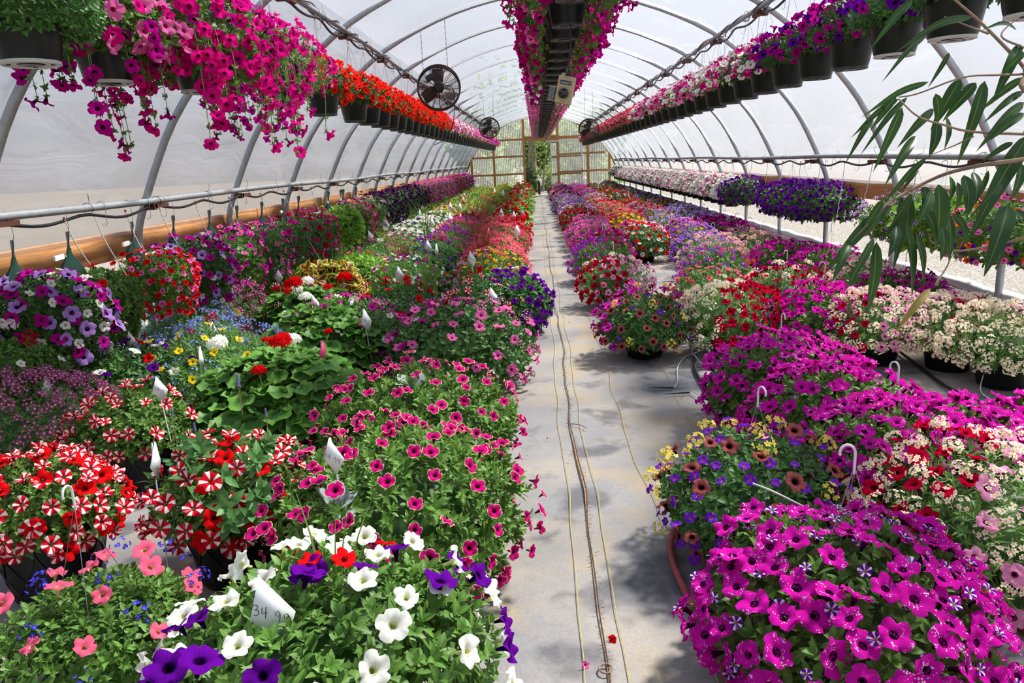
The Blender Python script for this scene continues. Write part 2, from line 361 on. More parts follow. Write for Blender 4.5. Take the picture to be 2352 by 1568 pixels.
class MB:
    def __init__(s): s.V = []; s.F3 = []; s.F4 = []; s.M3 = []; s.M4 = []; s.n = 0; s.mats = []
    def mi(s, m):
        if m not in s.mats: s.mats.append(m)
        return s.mats.index(m)
    def raw(s, V, Fs, m):
        k = s.mi(m); V = np.asarray(V, float).reshape(-1, 3)
        for f in Fs:
            f = np.asarray(f, int)
            if not len(f): continue
            if f.shape[1] == 3: s.F3.append(f+s.n); s.M3.append(np.full(len(f), k))
            else: s.F4.append(f+s.n); s.M4.append(np.full(len(f), k))
        s.V.append(V); s.n += len(V); return s
    def tube(s, pts, r, m, seg=8, closed=False, cap=True):
        p = np.asarray(pts, float); n = len(p); rr = np.broadcast_to(np.asarray(r, float), (n,))
        T = np.gradient(p, axis=0) if not closed else (np.roll(p, -1, 0)-np.roll(p, 1, 0))
        T /= np.linalg.norm(T, axis=1)[:, None]+1e-12
        a = np.array([0, 0, 1.]) if abs(T[0][2]) < .9 else np.array([1., 0, 0])
        u = np.cross(T[0], a); u /= np.linalg.norm(u); th = np.arange(seg)*2*math.pi/seg; V = []
        for i in range(n):
            u = u-T[i]*np.dot(u, T[i]); u /= np.linalg.norm(u)+1e-12; v = np.cross(T[i], u)
            V.append(p[i]+rr[i]*(np.cos(th)[:, None]*u+np.sin(th)[:, None]*v))
        V = np.concatenate(V); F = []
        for i in range(n if closed else n-1):
            j = (i+1) % n
            for k in range(seg): F.append((i*seg+k, i*seg+(k+1) % seg, j*seg+(k+1) % seg, j*seg+k))
        F3 = []
        if cap and not closed:
            for i in (0, n-1):
                c = len(V); V = np.vstack([V, p[i]])
                for k in range(seg):
                    q = (i*seg+k, i*seg+(k+1) % seg, c); F3.append(q if i else q[::-1])
        return s.raw(V, [np.array(F), np.array(F3).reshape(-1, 3)], m)
    def lathe(s, prof, m, seg=24, c=(0, 0, 0)):
        th = np.arange(seg)*2*math.pi/seg; V = []; F = []
        for (r, z) in prof: V.append(np.stack([r*np.cos(th)+c[0], r*np.sin(th)+c[1], np.full(seg, z)+c[2]], 1))
        for i in range(len(prof)-1):
            for k in range(seg): F.append((i*seg+k, i*seg+(k+1) % seg, (i+1)*seg+(k+1) % seg, (i+1)*seg+k))
        return s.raw(np.concatenate(V), [np.array(F)], m)
    def box(s, c, d, m, M=None, bev=0.0):
        x, y, z = np.asarray(d, float)/2; b = min(bev, x*.9, y*.9, z*.9)
        if b <= 0:
            V = np.array([(i*x, j*y, k*z) for i in (-1, 1) for j in (-1, 1) for k in (-1, 1)])
            F = np.array([(0, 1, 3, 2), (4, 6, 7, 5), (0, 4, 5, 1), (2, 3, 7, 6), (0, 2, 6, 4), (1, 5, 7, 3)])
            F3 = np.zeros((0, 3), int)
        else:   # chamfered: 24 corner points
            V = []; 
            for i in (-1, 1):
                for j in (-1, 1):
                    for k in (-1, 1):
                        V += [(i*x, j*(y-b), k*(z-b)), (i*(x-b), j*y, k*(z-b)), (i*(x-b), j*(y-b), k*z)]
            V = np.array(V); id_ = lambda i, j, k, a: ((i > 0)*4+(j > 0)*2+(k > 0))*3+a; F = []; F3 = []
            for q in (-1, 1):
                F += [(id_(q,-1,-1,0), id_(q,1,-1,0), id_(q,1,1,0), id_(q,-1,1,0)), (id_(-1,q,-1,1), id_(1,q,-1,1), id_(1,q,1,1), id_(-1,q,1,1)),
                      (id_(-1,-1,q,2), id_(1,-1,q,2), id_(1,1,q,2), id_(-1,1,q,2))]
                for w in (-1, 1):
                    F += [(id_(q,w,-1,0), id_(q,w,1,0), id_(q,w,1,1), id_(q,w,-1,1)), (id_(q,-1,w,0), id_(q,1,w,0), id_(q,1,w,2), id_(q,-1,w,2)),
                          (id_(-1,q,w,1), id_(1,q,w,1), id_(1,q,w,2), id_(-1,q,w,2))]
                    for e in (-1, 1): F3.append((id_(q,w,e,0), id_(q,w,e,1), id_(q,w,e,2)))
            F = np.array(F); F3 = np.array(F3)
        if M is not None: V = V @ np.asarray(M).T
        return s.raw(V+np.asarray(c, float), [F, F3], m)
    def mesh(s, name, smooth=True):
        Fs = []; MI = []
        if s.F4: Fs.append(np.concatenate(s.F4)); MI.append(np.concatenate(s.M4))
        if s.F3: Fs.append(np.concatenate(s.F3)); MI.append(np.concatenate(s.M3))
        me = mesh_np(name, np.concatenate(s.V), Fs, s.mats, MI=np.concatenate(MI), smooth=smooth)
        if smooth: 
            try: me.set_sharp_from_angle(angle=R(40))
            except Exception: pass
        return me
    def build(s, name, parent=None, loc=None, smooth=True): return obj(name, s.mesh(name, smooth), parent, loc)
def obj(name, me, parent=None, loc=None):
    o = bpy.data.objects.new(name, me); COL.objects.link(o)
    if parent is not None: o.parent = parent
    if loc is not None: o.location = loc
    return o
LABELS = {}
def tag(o, label, cat, group=None):
    o['label'] = label; o['category'] = cat
    if group: o['group'] = group
    return o
def thing(name, label, cat, loc=(0, 0, 0), group=None, rz=0):
    o = bpy.data.objects.new(name, None); o.empty_display_size = .1; COL.objects.link(o); o.location = loc; o.rotation_euler = (0, 0, rz)
    return tag(o, label, cat, group)
def struct(o): o['kind'] = 'structure'; return o
def norm(a): return a/(np.linalg.norm(a, axis=-1, keepdims=True)+1e-12)
def frames(n, y):
    """rotation matrices whose third axis is n and second is close to y"""
    n = norm(n); y = norm(y-n*np.sum(y*n, -1, keepdims=True)); x = np.cross(y, n)
    return np.stack([x, y, n], -1)
def scat(T, M, t, s):
    V, Fs, UV = T; k = len(t); s = np.broadcast_to(np.asarray(s, float), (k,))
    VV = np.einsum('kij,nj->kni', M*s[:, None, None], V)+t[:, None, :]
    off = (np.arange(k)*len(V))[:, None, None]
    FF = [(f[None]+off).reshape(-1, f.shape[1]) for f in Fs]
    rn = rng.random((k, 2)); RN = np.repeat(rn, len(V), 0)
    return VV.reshape(-1, 3), FF, np.tile(UV, (k, 1)), RN
class SM:
    """collects scattered templates into one mesh"""
    def __init__(s): s.V = []; s.F = {3: [], 4: []}; s.U = []; s.Rn = []; s.n = 0; s.mats = []; s.MI = {3: [], 4: []}
    def add(s, res, mat):
        V, Fs, U, Rn = res
        if mat not in s.mats: s.mats.append(mat)
        k = s.mats.index(mat)
        for f in Fs:
            if len(f): s.F[f.shape[1]].append(f+s.n); s.MI[f.shape[1]].append(np.full(len(f), k))
        s.V.append(V); s.U.append(U); s.Rn.append(Rn); s.n += len(V); return s
    def mesh(s, name):
        Fs = []; MI = []
        for k in (4, 3):
            if s.F[k]: Fs.append(np.concatenate(s.F[k])); MI.append(np.concatenate(s.MI[k]))
        return mesh_np(name, np.concatenate(s.V), Fs, s.mats, np.concatenate(s.U), np.concatenate(s.Rn), np.concatenate(MI))
def rotz(a):
    c, s = np.cos(a), np.sin(a); z = np.zeros_like(c); o = np.ones_like(c)
    return np.stack([np.stack([c, -s, z], -1), np.stack([s, c, z], -1), np.stack([z, z, o], -1)], -2)

# ---------------------------------------------------------------- leaf and flower templates (unit: metres)
def t_leaf(L, w, curl=.25, fold=.25, st=4, shape='oval'):
    V = []; U = []
    for i in range(st+1):
        a = i/st
        ww = {'oval': math.sin(math.pi*a**.85)**.8, 'lance': math.sin(math.pi*a**.7)**1.1, 'blade': (1-a)**.6}[shape] if 0 < a < 1 else (0.04 if shape != 'blade' or a else .9)
        ww = max(ww, .05)*w/2; y = L*a; z = -curl*L*a*a+.18*L*a
        for q in (-1, 0, 1):
            V.append((q*ww, y, z+abs(q)*fold*ww)); U.append((q, a))
    F = []
    for i in range(st):
        for q in (0, 1): b = i*3+q; F.append((b, b+1, b+4, b+3))
    return np.array(V), [np.array(F)], np.array(U)
def merge(parts):
    V = []; U = []; F = {}; n = 0
    for v, fs, u in parts:
        for f in fs: F.setdefault(f.shape[1], []).append(f+n)
        V.append(v); U.append(u); n += len(v)
    return np.concatenate(V), [np.concatenate(x) for x in F.values()], np.concatenate(U)
def xform(T, M=None, t=(0, 0, 0), s=1.0):
    V = T[0]*s
    if M is not None: V = V @ np.asarray(M).T
    return V+np.asarray(t), T[1], T[2]
def rx(a): c, s = math.cos(a), math.sin(a); return np.array([[1, 0, 0], [0, c, -s], [0, s, c]])
def rz_(a): c, s = math.cos(a), math.sin(a); return np.array([[c, -s, 0], [s, c, 0], [0, 0, 1]])
def t_sprig(L, w, n=8, st=3, shape='oval', up=(15, 70), stem=.03):
    r = np.random.default_rng(n*17+int(L*1000)); P_ = []
    for i in range(n):
        k = i/n; el = R(up[0]+(up[1]-up[0])*k+r.uniform(-8, 8)); az = i*2.4+r.uniform(-.3, .3)
        lf = t_leaf(L*(1-.45*k)*r.uniform(.85, 1.15), w*(1-.35*k), curl=r.uniform(.1, .4), st=st, shape=shape)
        P_.append(xform(lf, rz_(az) @ rx(el), (0, 0, stem*(k-.6))))
    return merge(P_)
def t_round(L=.07, lob=9, rings=2):
    """a rounded, scalloped leaf on the xy plane"""
    seg = lob*2; V = [(0, 0, 0)]; U = [(0, 0)]; F3 = []; F = []
    for j in range(1, rings+1):
        for i in range(seg):
            a = i*2*math.pi/seg; rr = L/2*j/rings*(1-.10*(i % 2)*(j == rings))*(1-.35*max(0, math.cos(a+math.pi/2))**6)
            V.append((rr*math.cos(a), rr*math.sin(a)+.3*L, .12*L*(j/rings)**2*(.7+.6*math.cos(5*a))*(1 if j == rings else .6))); U.append((j/rings, .5))
    for i in range(seg):
        F3.append((0, 1+i, 1+(i+1) % seg))
        for j in range(rings-1): b = 1+j*seg; F.append((b+i, b+seg+i, b+seg+(i+1) % seg, b+(i+1) % seg))
    return np.array(V, float), [np.array(F3), np.array(F)], np.array(U, float)
def t_petunia(r, hi=True, ruf=.06, seed=0):
    q = np.random.default_rng(seed); per = 6 if hi else 3; seg = 5*per
    rings = [(0.10, -.62), (.17, -.34), (.30, -.12), (.55, .0), (.8, .035), (1.0, -.02)] if hi else [(.12, -.5), (.35, -.1), (1.0, 0)]
    V = []; U = []; F = []; ph = q.uniform(0, 6.28); lob = q.uniform(.88, 1.08, 5)
    for t, z in rings:
        for i in range(seg):
            a = i*2*math.pi/seg; fr = (i % per)/per; notch = (abs(fr-.5)*2)**5; l = lob[(i//per) % 5]*(1-notch)+notch*.97
            rr = r*t*(1-(.21*notch)*t**2)*(l if t > .5 else 1)
            zz = r*(z+1.5*ruf*t*t*math.sin(3*a*1.67+ph)*(1.6 if t > .9 else .8)+.05*t*t*(1-notch)-.09*notch*t*t*(t > .3)-.08*math.cos(10*math.pi*fr)*(t > .9)*hi*.6)
            V.append((rr*math.cos(a), rr*math.sin(a), zz)); U.append((t, i/seg if i else 0.0))
    # avoid the seam in v by keeping the last column separate
    for j in range(len(rings)-1):
        for i in range(seg): F.append((j*seg+i, j*seg+(i+1) % seg, (j+1)*seg+(i+1) % seg, (j+1)*seg+i))
    n0 = len(V); ts = 6 if hi else 3     # tube behind the face
    for (tr, z) in ((.27, -.13), (.16, -.5), (.09, -.95)):
        for i in range(ts): a = i*2*math.pi/ts; V.append((r*tr*math.cos(a), r*tr*math.sin(a), r*z)); U.append((-.2, 0))
    for j in range(2):
        for i in range(ts): F.append((n0+j*ts+i, n0+j*ts+(i+1) % ts, n0+(j+1)*ts+(i+1) % ts, n0+(j+1)*ts+i))
    c = len(V); V.append((0, 0, -.62*r if hi else -.5*r)); U.append((0, 0)); F3 = [(c, i, (i+1) % seg) for i in range(seg)]
    return np.array(V), [np.array(F), np.array(F3)], np.array(U)
def t_floret(r, n=5, lip=False):
    V = [(0, 0, -.1*r)]; U = [(0, 0)]; F = []
    for i in range(n):
        a = i*2*math.pi/n; k = 1.25 if lip and i == 0 else 1.0; h = math.pi/n*.95
        b = len(V)
        V += [(.55*k*r*math.cos(a-h), .55*k*r*math.sin(a-h), 0), (1.0*k*r*math.cos(a-h*.5), 1.0*k*r*math.sin(a-h*.5), .08*r), (1.0*k*r*math.cos(a+h*.5), 1.0*k*r*math.sin(a+h*.5), .08*r), (.55*k*r*math.cos(a+h), .55*k*r*math.sin(a+h), 0)]
        U += [(.6, 0), (1, 0), (1, 0), (.6, 0)]; F += [(0, b, b+3, 0)]; F.append((b, b+1, b+2, b+3))
    F3 = np.array([f[:3] for f in F if f[0] == 0]); F4 = np.array([f for f in F if f[0] != 0])
    return np.array(V), [F3, F4], np.array(U)
def t_cluster(rad, nf, fr, dome=.6, n=5, lip=False, seed=1):
    q = np.random.default_rng(seed); P_ = []; fl = t_floret(fr, n, lip)
    for i in range(nf):
        k = (i+.5)/nf; ph = math.acos(1-k*(1-math.cos(R(95)))); az = i*2.39996+q.uniform(-.2, .2)
        d = np.array([math.sin(ph)*math.cos(az), math.sin(ph)*math.sin(az), math.cos(ph)])
        d2 = norm(d+q.normal(0, .25, 3)); M = frames(d2[None], norm(q.normal(size=(1, 3))))[0]
        P_.append(xform(fl, M, d*np.array([rad, rad, rad*dome])*q.uniform(.85, 1.1)))
    return merge(P_)
def t_spike(h, r):
    q = np.random.default_rng(3); P_ = []; fl = t_floret(.005, 4)
    for i in range(40):
        a = i*2.4; z = h*i/40; d = np.array([math.cos(a), math.sin(a), .3]); M = frames(norm(d)[None], np.array([[0, 0, 1.]]))[0]
        P_.append(xform(fl, M, (r*math.cos(a)*(1-.6*i/40), r*math.sin(a)*(1-.6*i/40), z)))
    return merge(P_)
# kind -> (near templates, far template)
TF = {
    'pet': ([t_petunia(.040, True, .07, s) for s in range(4)], t_petunia(.042, False)),
    'petm': ([t_petunia(.033, True, .06, s+5) for s in range(4)], t_petunia(.035, False)),
    'cal': ([t_petunia(.021, True, .04, s+9) for s in range(3)], t_petunia(.022, False)),
    'nem': ([t_cluster(.038, 11, .0118, .55, 5, True, s) for s in range(3)], t_cluster(.036, 8, .015, .55, 4, True)),
    'lob': ([t_cluster(.030, 7, .0085, .9, 3, True, s+4) for s in range(3)], t_cluster(.03, 6, .011, .9, 3)),
    'ver': ([t_cluster(.027, 20, .0085, .7, 5, False, s+7) for s in range(3)], t_cluster(.03, 8, .016, .7, 4)),
    'ger': ([t_cluster(.046, 34, .0165, .75, 5, False, s+2) for s in range(3)], t_cluster(.045, 12, .028, .7, 4)),
    'imp': ([t_floret(.022)], t_floret(.024)),
    'spk': ([t_spike(.05, .006)], t_spike(.05, .006)),
}
FL = {k: (k2, m) for k, k2, m in (
    ('white', 'pet', 'white'), ('purple', 'pet', 'purple'), ('red', 'petm', 'red'), ('salmon', 'petm', 'salmon'), ('star', 'petm', 'star'),
    ('picotee', 'petm', 'picotee'), ('pink', 'petm', 'pink'), ('hotpink', 'pet', 'hotpink'), ('lilacpink', 'petm', 'lilacpink'),
    ('magenta', 'petm', 'magenta'), ('sky', 'pet', 'sky'), ('violet', 'cal', 'violet'), ('bicolor', 'cal', 'bicolor'), ('lavender', 'pet', 'lavender'),
    ('fuchsia', 'pet', 'fuchsia'), ('lilac', 'petm', 'lilac'), ('crimson', 'petm', 'crimson'), ('maroon', 'petm', 'maroon'), ('brown', 'petm', 'brown'),
    ('coral', 'petm', 'coral'), ('scarlet', 'pet', 'scarlet'), ('plum', 'petm', 'plum'), ('ring', 'petm', 'ring'), ('smallwhite', 'petm', 'white'), ('calwhite', 'cal', 'white'),
    ('calred', 'cal', 'crimson'), ('calpink', 'cal', 'pink'), ('calpurple', 'cal', 'purple'), ('calyellow', 'cal', 'yellow'), ('calorange', 'cal', 'orange'), ('calmagenta', 'cal', 'magenta'), ('calscarlet', 'cal', 'red'),
    ('calviolet', 'cal', 'lavender'), ('yellow', 'petm', 'yellow'), ('cream', 'nem', 'cream'), ('rosecream', 'nem', 'rosecream'), ('paleyellow', 'nem', 'paleyellow'), ('nemrose', 'nem', 'nemrose'), ('brownpick', 'nem', 'brownpick'),
    ('blue', 'lob', 'blue'), ('deepblue', 'lob', 'deepblue'), ('verbena', 'ver', 'verbena'), ('verbpink', 'ver', 'verbpink'), ('verbred', 'ver', 'crimson'), ('verbwhite', 'ver', 'white'), ('verbcoral', 'ver', 'coral'), ('verborange', 'ver', 'orange'),
    ('geranium', 'ger', 'geranium'), ('whitegeranium', 'ger', 'white'), ('pinkgeranium', 'ger', 'salmon'), ('impatiens', 'imp', 'impatiens'), ('impwhite', 'imp', 'white'), ('imppink', 'imp', 'coral'), ('impred', 'imp', 'red'),
    ('spike', 'spk', 'spike'))}
LEAF = {
    'pet': ('leaf_petunia', [t_sprig(.042, .021, 8), t_sprig(.038, .022, 7), t_sprig(.048, .024, 6)]),
    'dark': ('leaf_dark', [t_sprig(.042, .021, 8), t_sprig(.037, .020, 7)]),
    'cal': ('leaf_calibrachoa', [t_sprig(.034, .014, 10), t_sprig(.038, .016, 9)]),
    'ger': ('leaf_geranium', [t_round(.085), t_round(.07), t_round(.10)]),
    'sal': ('leaf_salvia', [t_sprig(.085, .036, 8, 4, up=(5, 60)), t_sprig(.07, .032, 7, 4, up=(5, 60))]),
    'lob': ('leaf_lobelia', [t_sprig(.03, .008, 12, 3, 'lance'), t_sprig(.035, .009, 11, 3, 'lance')]),
    'col': ('leaf_coleus', [t_sprig(.12, .065, 7, 5, up=(0, 55))]),
    'beg': ('leaf_begonia', [t_round(.11), t_round(.09)]),
    'lime': ('leaf_lime', [t_sprig(.06, .035, 7)]),
}
# ---------------------------------------------------------------- the mound of a plant
def dome(az, s, Rr, H, L, lump=0.0, seed=0):
    a = (Rr+H)/2*1.57; a = a/(a+L+1e-6)
    up = s < a; ph = np.where(up, s/a, 1.0)*math.pi/2; t = np.where(up, 0, (s-a)/(1-a+1e-6))
    lm = 1+lump*(np.sin(3*az+seed)*.5+np.sin(5*az+7*s+seed*2.3)*.5+.6*np.sin(9*s+2*az+seed*1.7))
    rad = Rr*np.sin(ph)*lm*(1-.10*t-.12*t*t); z = np.where(up, H*np.cos(ph)*(1+(lm-1)*.8), -L*t)
    p = np.stack([rad*np.cos(az), rad*np.sin(az), z], -1)
    n = np.where(up[:, None], np.stack([np.sin(ph)*np.cos(az)/Rr, np.sin(ph)*np.sin(az)/Rr, np.cos(ph)/H], -1), np.stack([np.cos(az), np.sin(az), -.15*np.ones_like(az)], -1))
    return p, norm(n)
def dome_pts(n, Rr, H, L, lump, seed, azc=None, azw=360, smin=0.0, smax=1.0, q=None):
    q = q or rng; a = (Rr+H)/2*1.57; a = a/(a+L+1e-6); pts = np.zeros((0, 3)); az = []; ss = []
    m = max(n*14, 200)
    A = q.uniform(0, 2*math.pi, m) if azc is None else R(azc)+q.uniform(-R(azw)/2, R(azw)/2, m)
    S = q.uniform(smin, smax, m); w = np.where(S < a, np.sin(np.clip(S/a, .04, 1)*math.pi/2), .95)
    k = q.uniform(0, 1, m) < w; A, S = A[k], S[k]
    p, nn = dome(A, S, Rr, H, L, lump, seed)
    if n > 400: return p[:n], nn[:n], A[:n], S[:n]
    d = np.full(len(p), 1e9); idx = [0]     # spread the points out
    for _ in range(min(n, len(p))-1):
        d = np.minimum(d, np.sum((p-p[idx[-1]])**2, 1)); j = int(np.argmax(d*q.uniform(.35, 1, len(d)))); idx.append(j)
    return p[idx], nn[idx], A[idx], S[idx]
UNIT = (.34, .24)
FOL = {}
def foliage_mesh(leaf, dens, hr, lr, var, sides=False):
    hr, lr = max(.1, round(hr, 1)), round(lr, 1); key = (leaf, dens, hr, lr, var, sides)
    if key in FOL: return FOL[key]
    q = np.random.default_rng(sum(map(ord, leaf))*31+var*7+int(dens)+int(lr*100))
    mat, temps = LEAF[leaf]; sm = SM(); Rr = UNIT[0]; H = Rr*hr; Lf = Rr*lr; n = int(dens*(.55+.5*hr+.8*lr)*(1.5 if dens > 150 else 1.15))
    lay = ((1.0, .55), (.86, .45)) if dens > 60 else ((1.0, 1.0),)
    for (sc, fr) in lay:
        p, nn, A, S = dome_pts(max(int(n*fr), 8), Rr*sc, H*sc, Lf, .07, var, q=q)
        if sides:
            kk = (p[:, 2] > .06) | (np.abs(np.sin(A)) < .72); p, nn, A = p[kk], nn[kk], A[kk]
        k = len(p); up = np.array([0, 0, 1.])
        ax = norm(nn*.9+up*.35+q.normal(0, .28, (k, 3)))
        if leaf in ('ger', 'beg'): ax = norm(nn*.6+up*.8+q.normal(0, .3, (k, 3)))
        y = norm(nn*np.array([1, 1, 0])+q.normal(0, .5, (k, 3)))
        M = frames(ax, y); ti = q.integers(0, len(temps), k); pp = p-ax*.02
        if leaf in ('ger', 'beg'): pp = p-ax*q.uniform(0, .05, (k, 1))
        for i, T in enumerate(temps):
            w = ti == i
            if w.any(): sm.add(scat(T, M[w], pp[w], q.uniform(.8, 1.25, w.sum())*(1 if dens > 60 else 2.0)), mat)
    # the dense inside of the plant
    seg, rg = 14, 6; V = []; F = []
    for j in range(rg+1):
        s = np.full(seg, j/rg*.999+.0005); p, _ = dome(np.arange(seg)*2*math.pi/seg, s, Rr*.66, H*.66, 0.0 if sides else Lf*.6, 0)
        V.append(p)
    for j in range(rg):
        for i in range(seg): F.append((j*seg+i, (j+1)*seg+i, (j+1)*seg+(i+1) % seg, j*seg+(i+1) % seg))
    V = np.concatenate(V); sm.add((V, [np.array(F)], np.tile([[.5, .5]], (len(V), 1)), np.tile([[0, 0]], (len(V), 1))), 'leaf_dark' if leaf != 'beg' else 'leaf_begonia')
    me = sm.mesh('foliage'); FOL[key] = me; return me
FLM = {}
def flower_mesh(kind, i, mat):
    key = (kind, i, mat)
    if key not in FLM:
        V, Fs, U = TF[kind][0][i]; FLM[key] = mesh_np('flower', V, Fs, [mat], U, np.full((len(V), 2), .5))
    return FLM[key]
BLM = {}
def orient(nn, k, q, trail=0.0):
    up = np.array([0, 0, 1.])
    return norm(nn*.95+up*(.30-trail)+np.array([.12, -.16, 0])+q.normal(0, .32, (k, 3)))
def bloom_mesh(kind, mat, n, Rr, H, L, azc, azw, var, near=False, size=1.0, smax=1.0, trail=0.):
    key = (kind, mat, n, round(Rr, 2), round(H, 2), round(L, 2), azc, azw, var, near, size, smax)
    if key in BLM: return BLM[key]
    q = np.random.default_rng(n*13+var*101+len(mat)+int(azw))
    p, nn, A, S = dome_pts(n, Rr*1.04, H*1.06, L, .07, var, azc, azw, 0, smax, q=q); k = len(p)
    M = frames(orient(nn, k, q, trail), norm(q.normal(size=(k, 3)))); sm = SM(); rs = q.uniform(.8, 1.15, k)*size; p = p+nn*q.uniform(.012, .042, (k, 1))
    if near:
        ts = TF[kind][0]; ti = q.integers(0, len(ts), k)
        for i, T in enumerate(ts):
            w = ti == i
            if w.any(): sm.add(scat(T, M[w], p[w], rs[w]), mat)
    else: sm.add(scat(TF[kind][1], M, p, rs), mat)
    BLM[key] = sm.mesh('blooms'); return BLM[key]

def trails(root, n, Rr, z0, drop, key, azc=None, azw=360, leaf='pet', seed=1, size=1.0, out=.2):
    # shoots that arch out of the mound and hang down, a few leaves and flowers on each
    q = np.random.default_rng(seed); kind, mat = FL[key]; ts = TF[kind][0]; lm, temps = LEAF[leaf]; sm = SM(); b = MB()
    az = q.uniform(0, 6.28, n) if azc is None else R(azc)+q.uniform(-.5, .5, n)*R(azw)
    for i in range(n):
        a = az[i]; r0 = Rr*q.uniform(.55, .95); o_ = out*q.uniform(.4, 1.1); d_ = drop*q.uniform(.25, 1.0); h0 = z0+q.uniform(-.02, .16); u = np.array([math.cos(a), math.sin(a), 0])
        pts = spline([u*r0+[0, 0, h0], u*(r0+o_*.7)+[0, 0, h0+.03], u*(r0+o_)+[0, 0, h0-d_*.45], u*(r0+o_*.95)+[0, 0, h0-d_]], 12)
        b.tube(pts, .0018, 'grass_stem', 4)
        for k in (4, 6, 8, 10, 11):
            dr = norm(q.normal(0, .6, 3)+u*.5); T = temps[int(q.integers(len(temps)))]
            sm.add(scat(T, frames(dr[None], norm(q.normal(size=(1, 3)))), pts[k][None], q.uniform(.5, .8, 1)), lm)
        for k in ((5, 11) if q.random() < .5 else (8, 11, 7)):
            dr = norm(u*q.uniform(.2, 1.)+np.array([0, 0, q.uniform(-.9, .2)])+q.normal(0, .3, 3)); M = frames(dr[None], norm(q.normal(size=(1, 3))))[0]
            f = bpy.data.objects.new('flower', flower_mesh(kind, int(q.integers(len(ts))), mat)); COL.objects.link(f); f.parent = root
            m4 = Matrix((M*q.uniform(.85, 1.1)*size).tolist()).to_4x4(); m4.translation = Vector(pts[k]+dr*.035); f.matrix_local = m4
    b.build('trailing_stem', root); obj('trailing_leaves', sm.mesh('trailing_leaves'), root)
plain('grass_stem', '#6E9048', .6)
# ---------------------------------------------------------------- pots
def pot_mesh(kind):
    b = MB()
    if kind == 'basket':       # hanging pot, rim at .20
        K = 1.16
        b.lathe([(a_*K, z_) for a_, z_ in [(.001, .014), (.095, .012), (.110, .0), (.117, .006), (.122, .03), (.146, .185), (.147, .186), (.156, .19), (.157, .205), (.152, .208), (.147, .2), (.142, .17)]], 'pot_black', 28)
        b.lathe([(.001, .170), (.164, .172)], 'soil', 20)
    elif kind in ('green', 'greenw'):      # overhead pot with a clip-on drip saucer
        b.lathe([(.104, .006), (.112, .03), (.142, .185), (.152, .19), (.153, .205), (.148, .208), (.143, .2), (.138, .17)], 'pot_green', 28)
        b.lathe([(.001, .170), (.139, .172)], 'soil', 20)
        b.lathe([(.106, .014), (.108, .0), (.098, -.003), (.094, .003), (.05, .003)], 'pot_base' if kind == 'greenw' else 'pot_base_dark', 28)
        b.lathe([(.05, .003), (.046, -.002), (.03, -.002), (.001, .004)], 'pot_green', 20)
        for k in range(4):
            a = k*math.pi/2+.4; b.box((.076*math.cos(a), .076*math.sin(a), .001), (.014, .008, .004), 'pot_green')
    elif kind == 'patio':      # wide black pot with raised crossing arcs
        b.lathe([(.001, .002), (.150, .0), (.158, .008), (.165, .03), (.160, .05), (.200, .255), (.212, .262), (.214, .29), (.206, .296), (.196, .285), (.19, .24)], 'pot_black', 32)
        b.lathe([(.001, .25), (.19, .25)], 'soil', 20)
        for k in range(10):
            a0 = k*2*math.pi/10
            for sgn in (-1, 1):
                p = []
                for i in range(9):
                    t = i/8; z = .05+.2*t; rr = .160+.04*t+.002; a = a0+sgn*.62*math.sin(t*math.pi/2); p.append((rr*math.cos(a), rr*math.sin(a), z))
                b.tube(p, .0035, 'pot_brown', 4)
    elif kind == 'brown':
        b.lathe([(.001, .002), (.125, .0), (.135, .01), (.165, .235), (.176, .24), (.177, .27), (.168, .272), (.16, .22)], 'pot_brown', 24)
        b.lathe([(.001, .225), (.161, .225)], 'soil', 16)
    return b.mesh('pot')
POT = {k: pot_mesh(k) for k in ('basket', 'green', 'greenw', 'patio', 'brown')}
POTH = {'basket': .20, 'green': .20, 'greenw': .20, 'patio': .29, 'brown': .27}
def hanger_mesh(hh, base=.2, rr=.145, drop=0.0, hook='hook_white', hr=.02):
    b = MB(); top = base+hh
    for k in range(3):
        a = k*2.094+.5; p = [(rr*math.cos(a), rr*math.sin(a), base-.01), (rr*.8*math.cos(a), rr*.8*math.sin(a), base+hh*.25), (.004*math.cos(a), .004*math.sin(a), top)]
        b.tube(p, .0013, 'wire', 4, cap=False)
    hk = [(0, 0, top-.01), (0, 0, top+.05)] + [(hr*(1-math.cos(t)), 0, top+.05+hr*1.2*math.sin(t)) for t in np.linspace(.3, math.pi*1.1, 8)]
    b.tube(hk, .004 if hook == 'hook_white' else .0025, hook, 6)
    return b.mesh('hanger')
HANG = {}
def ordinal(n):
    o1 = ['zeroth', 'first', 'second', 'third', 'fourth', 'fifth', 'sixth', 'seventh', 'eighth', 'ninth', 'tenth', 'eleventh', 'twelfth', 'thirteenth', 'fourteenth', 'fifteenth', 'sixteenth', 'seventeenth', 'eighteenth', 'nineteenth']
    if n < 20: return o1[n]
    t = {2: 'twent', 3: 'thirt', 4: 'fort', 5: 'fift', 6: 'sixt'}[n//10]
    return t+'ieth' if n % 10 == 0 else t+'y-'+o1[n % 10]
CNT = [0]
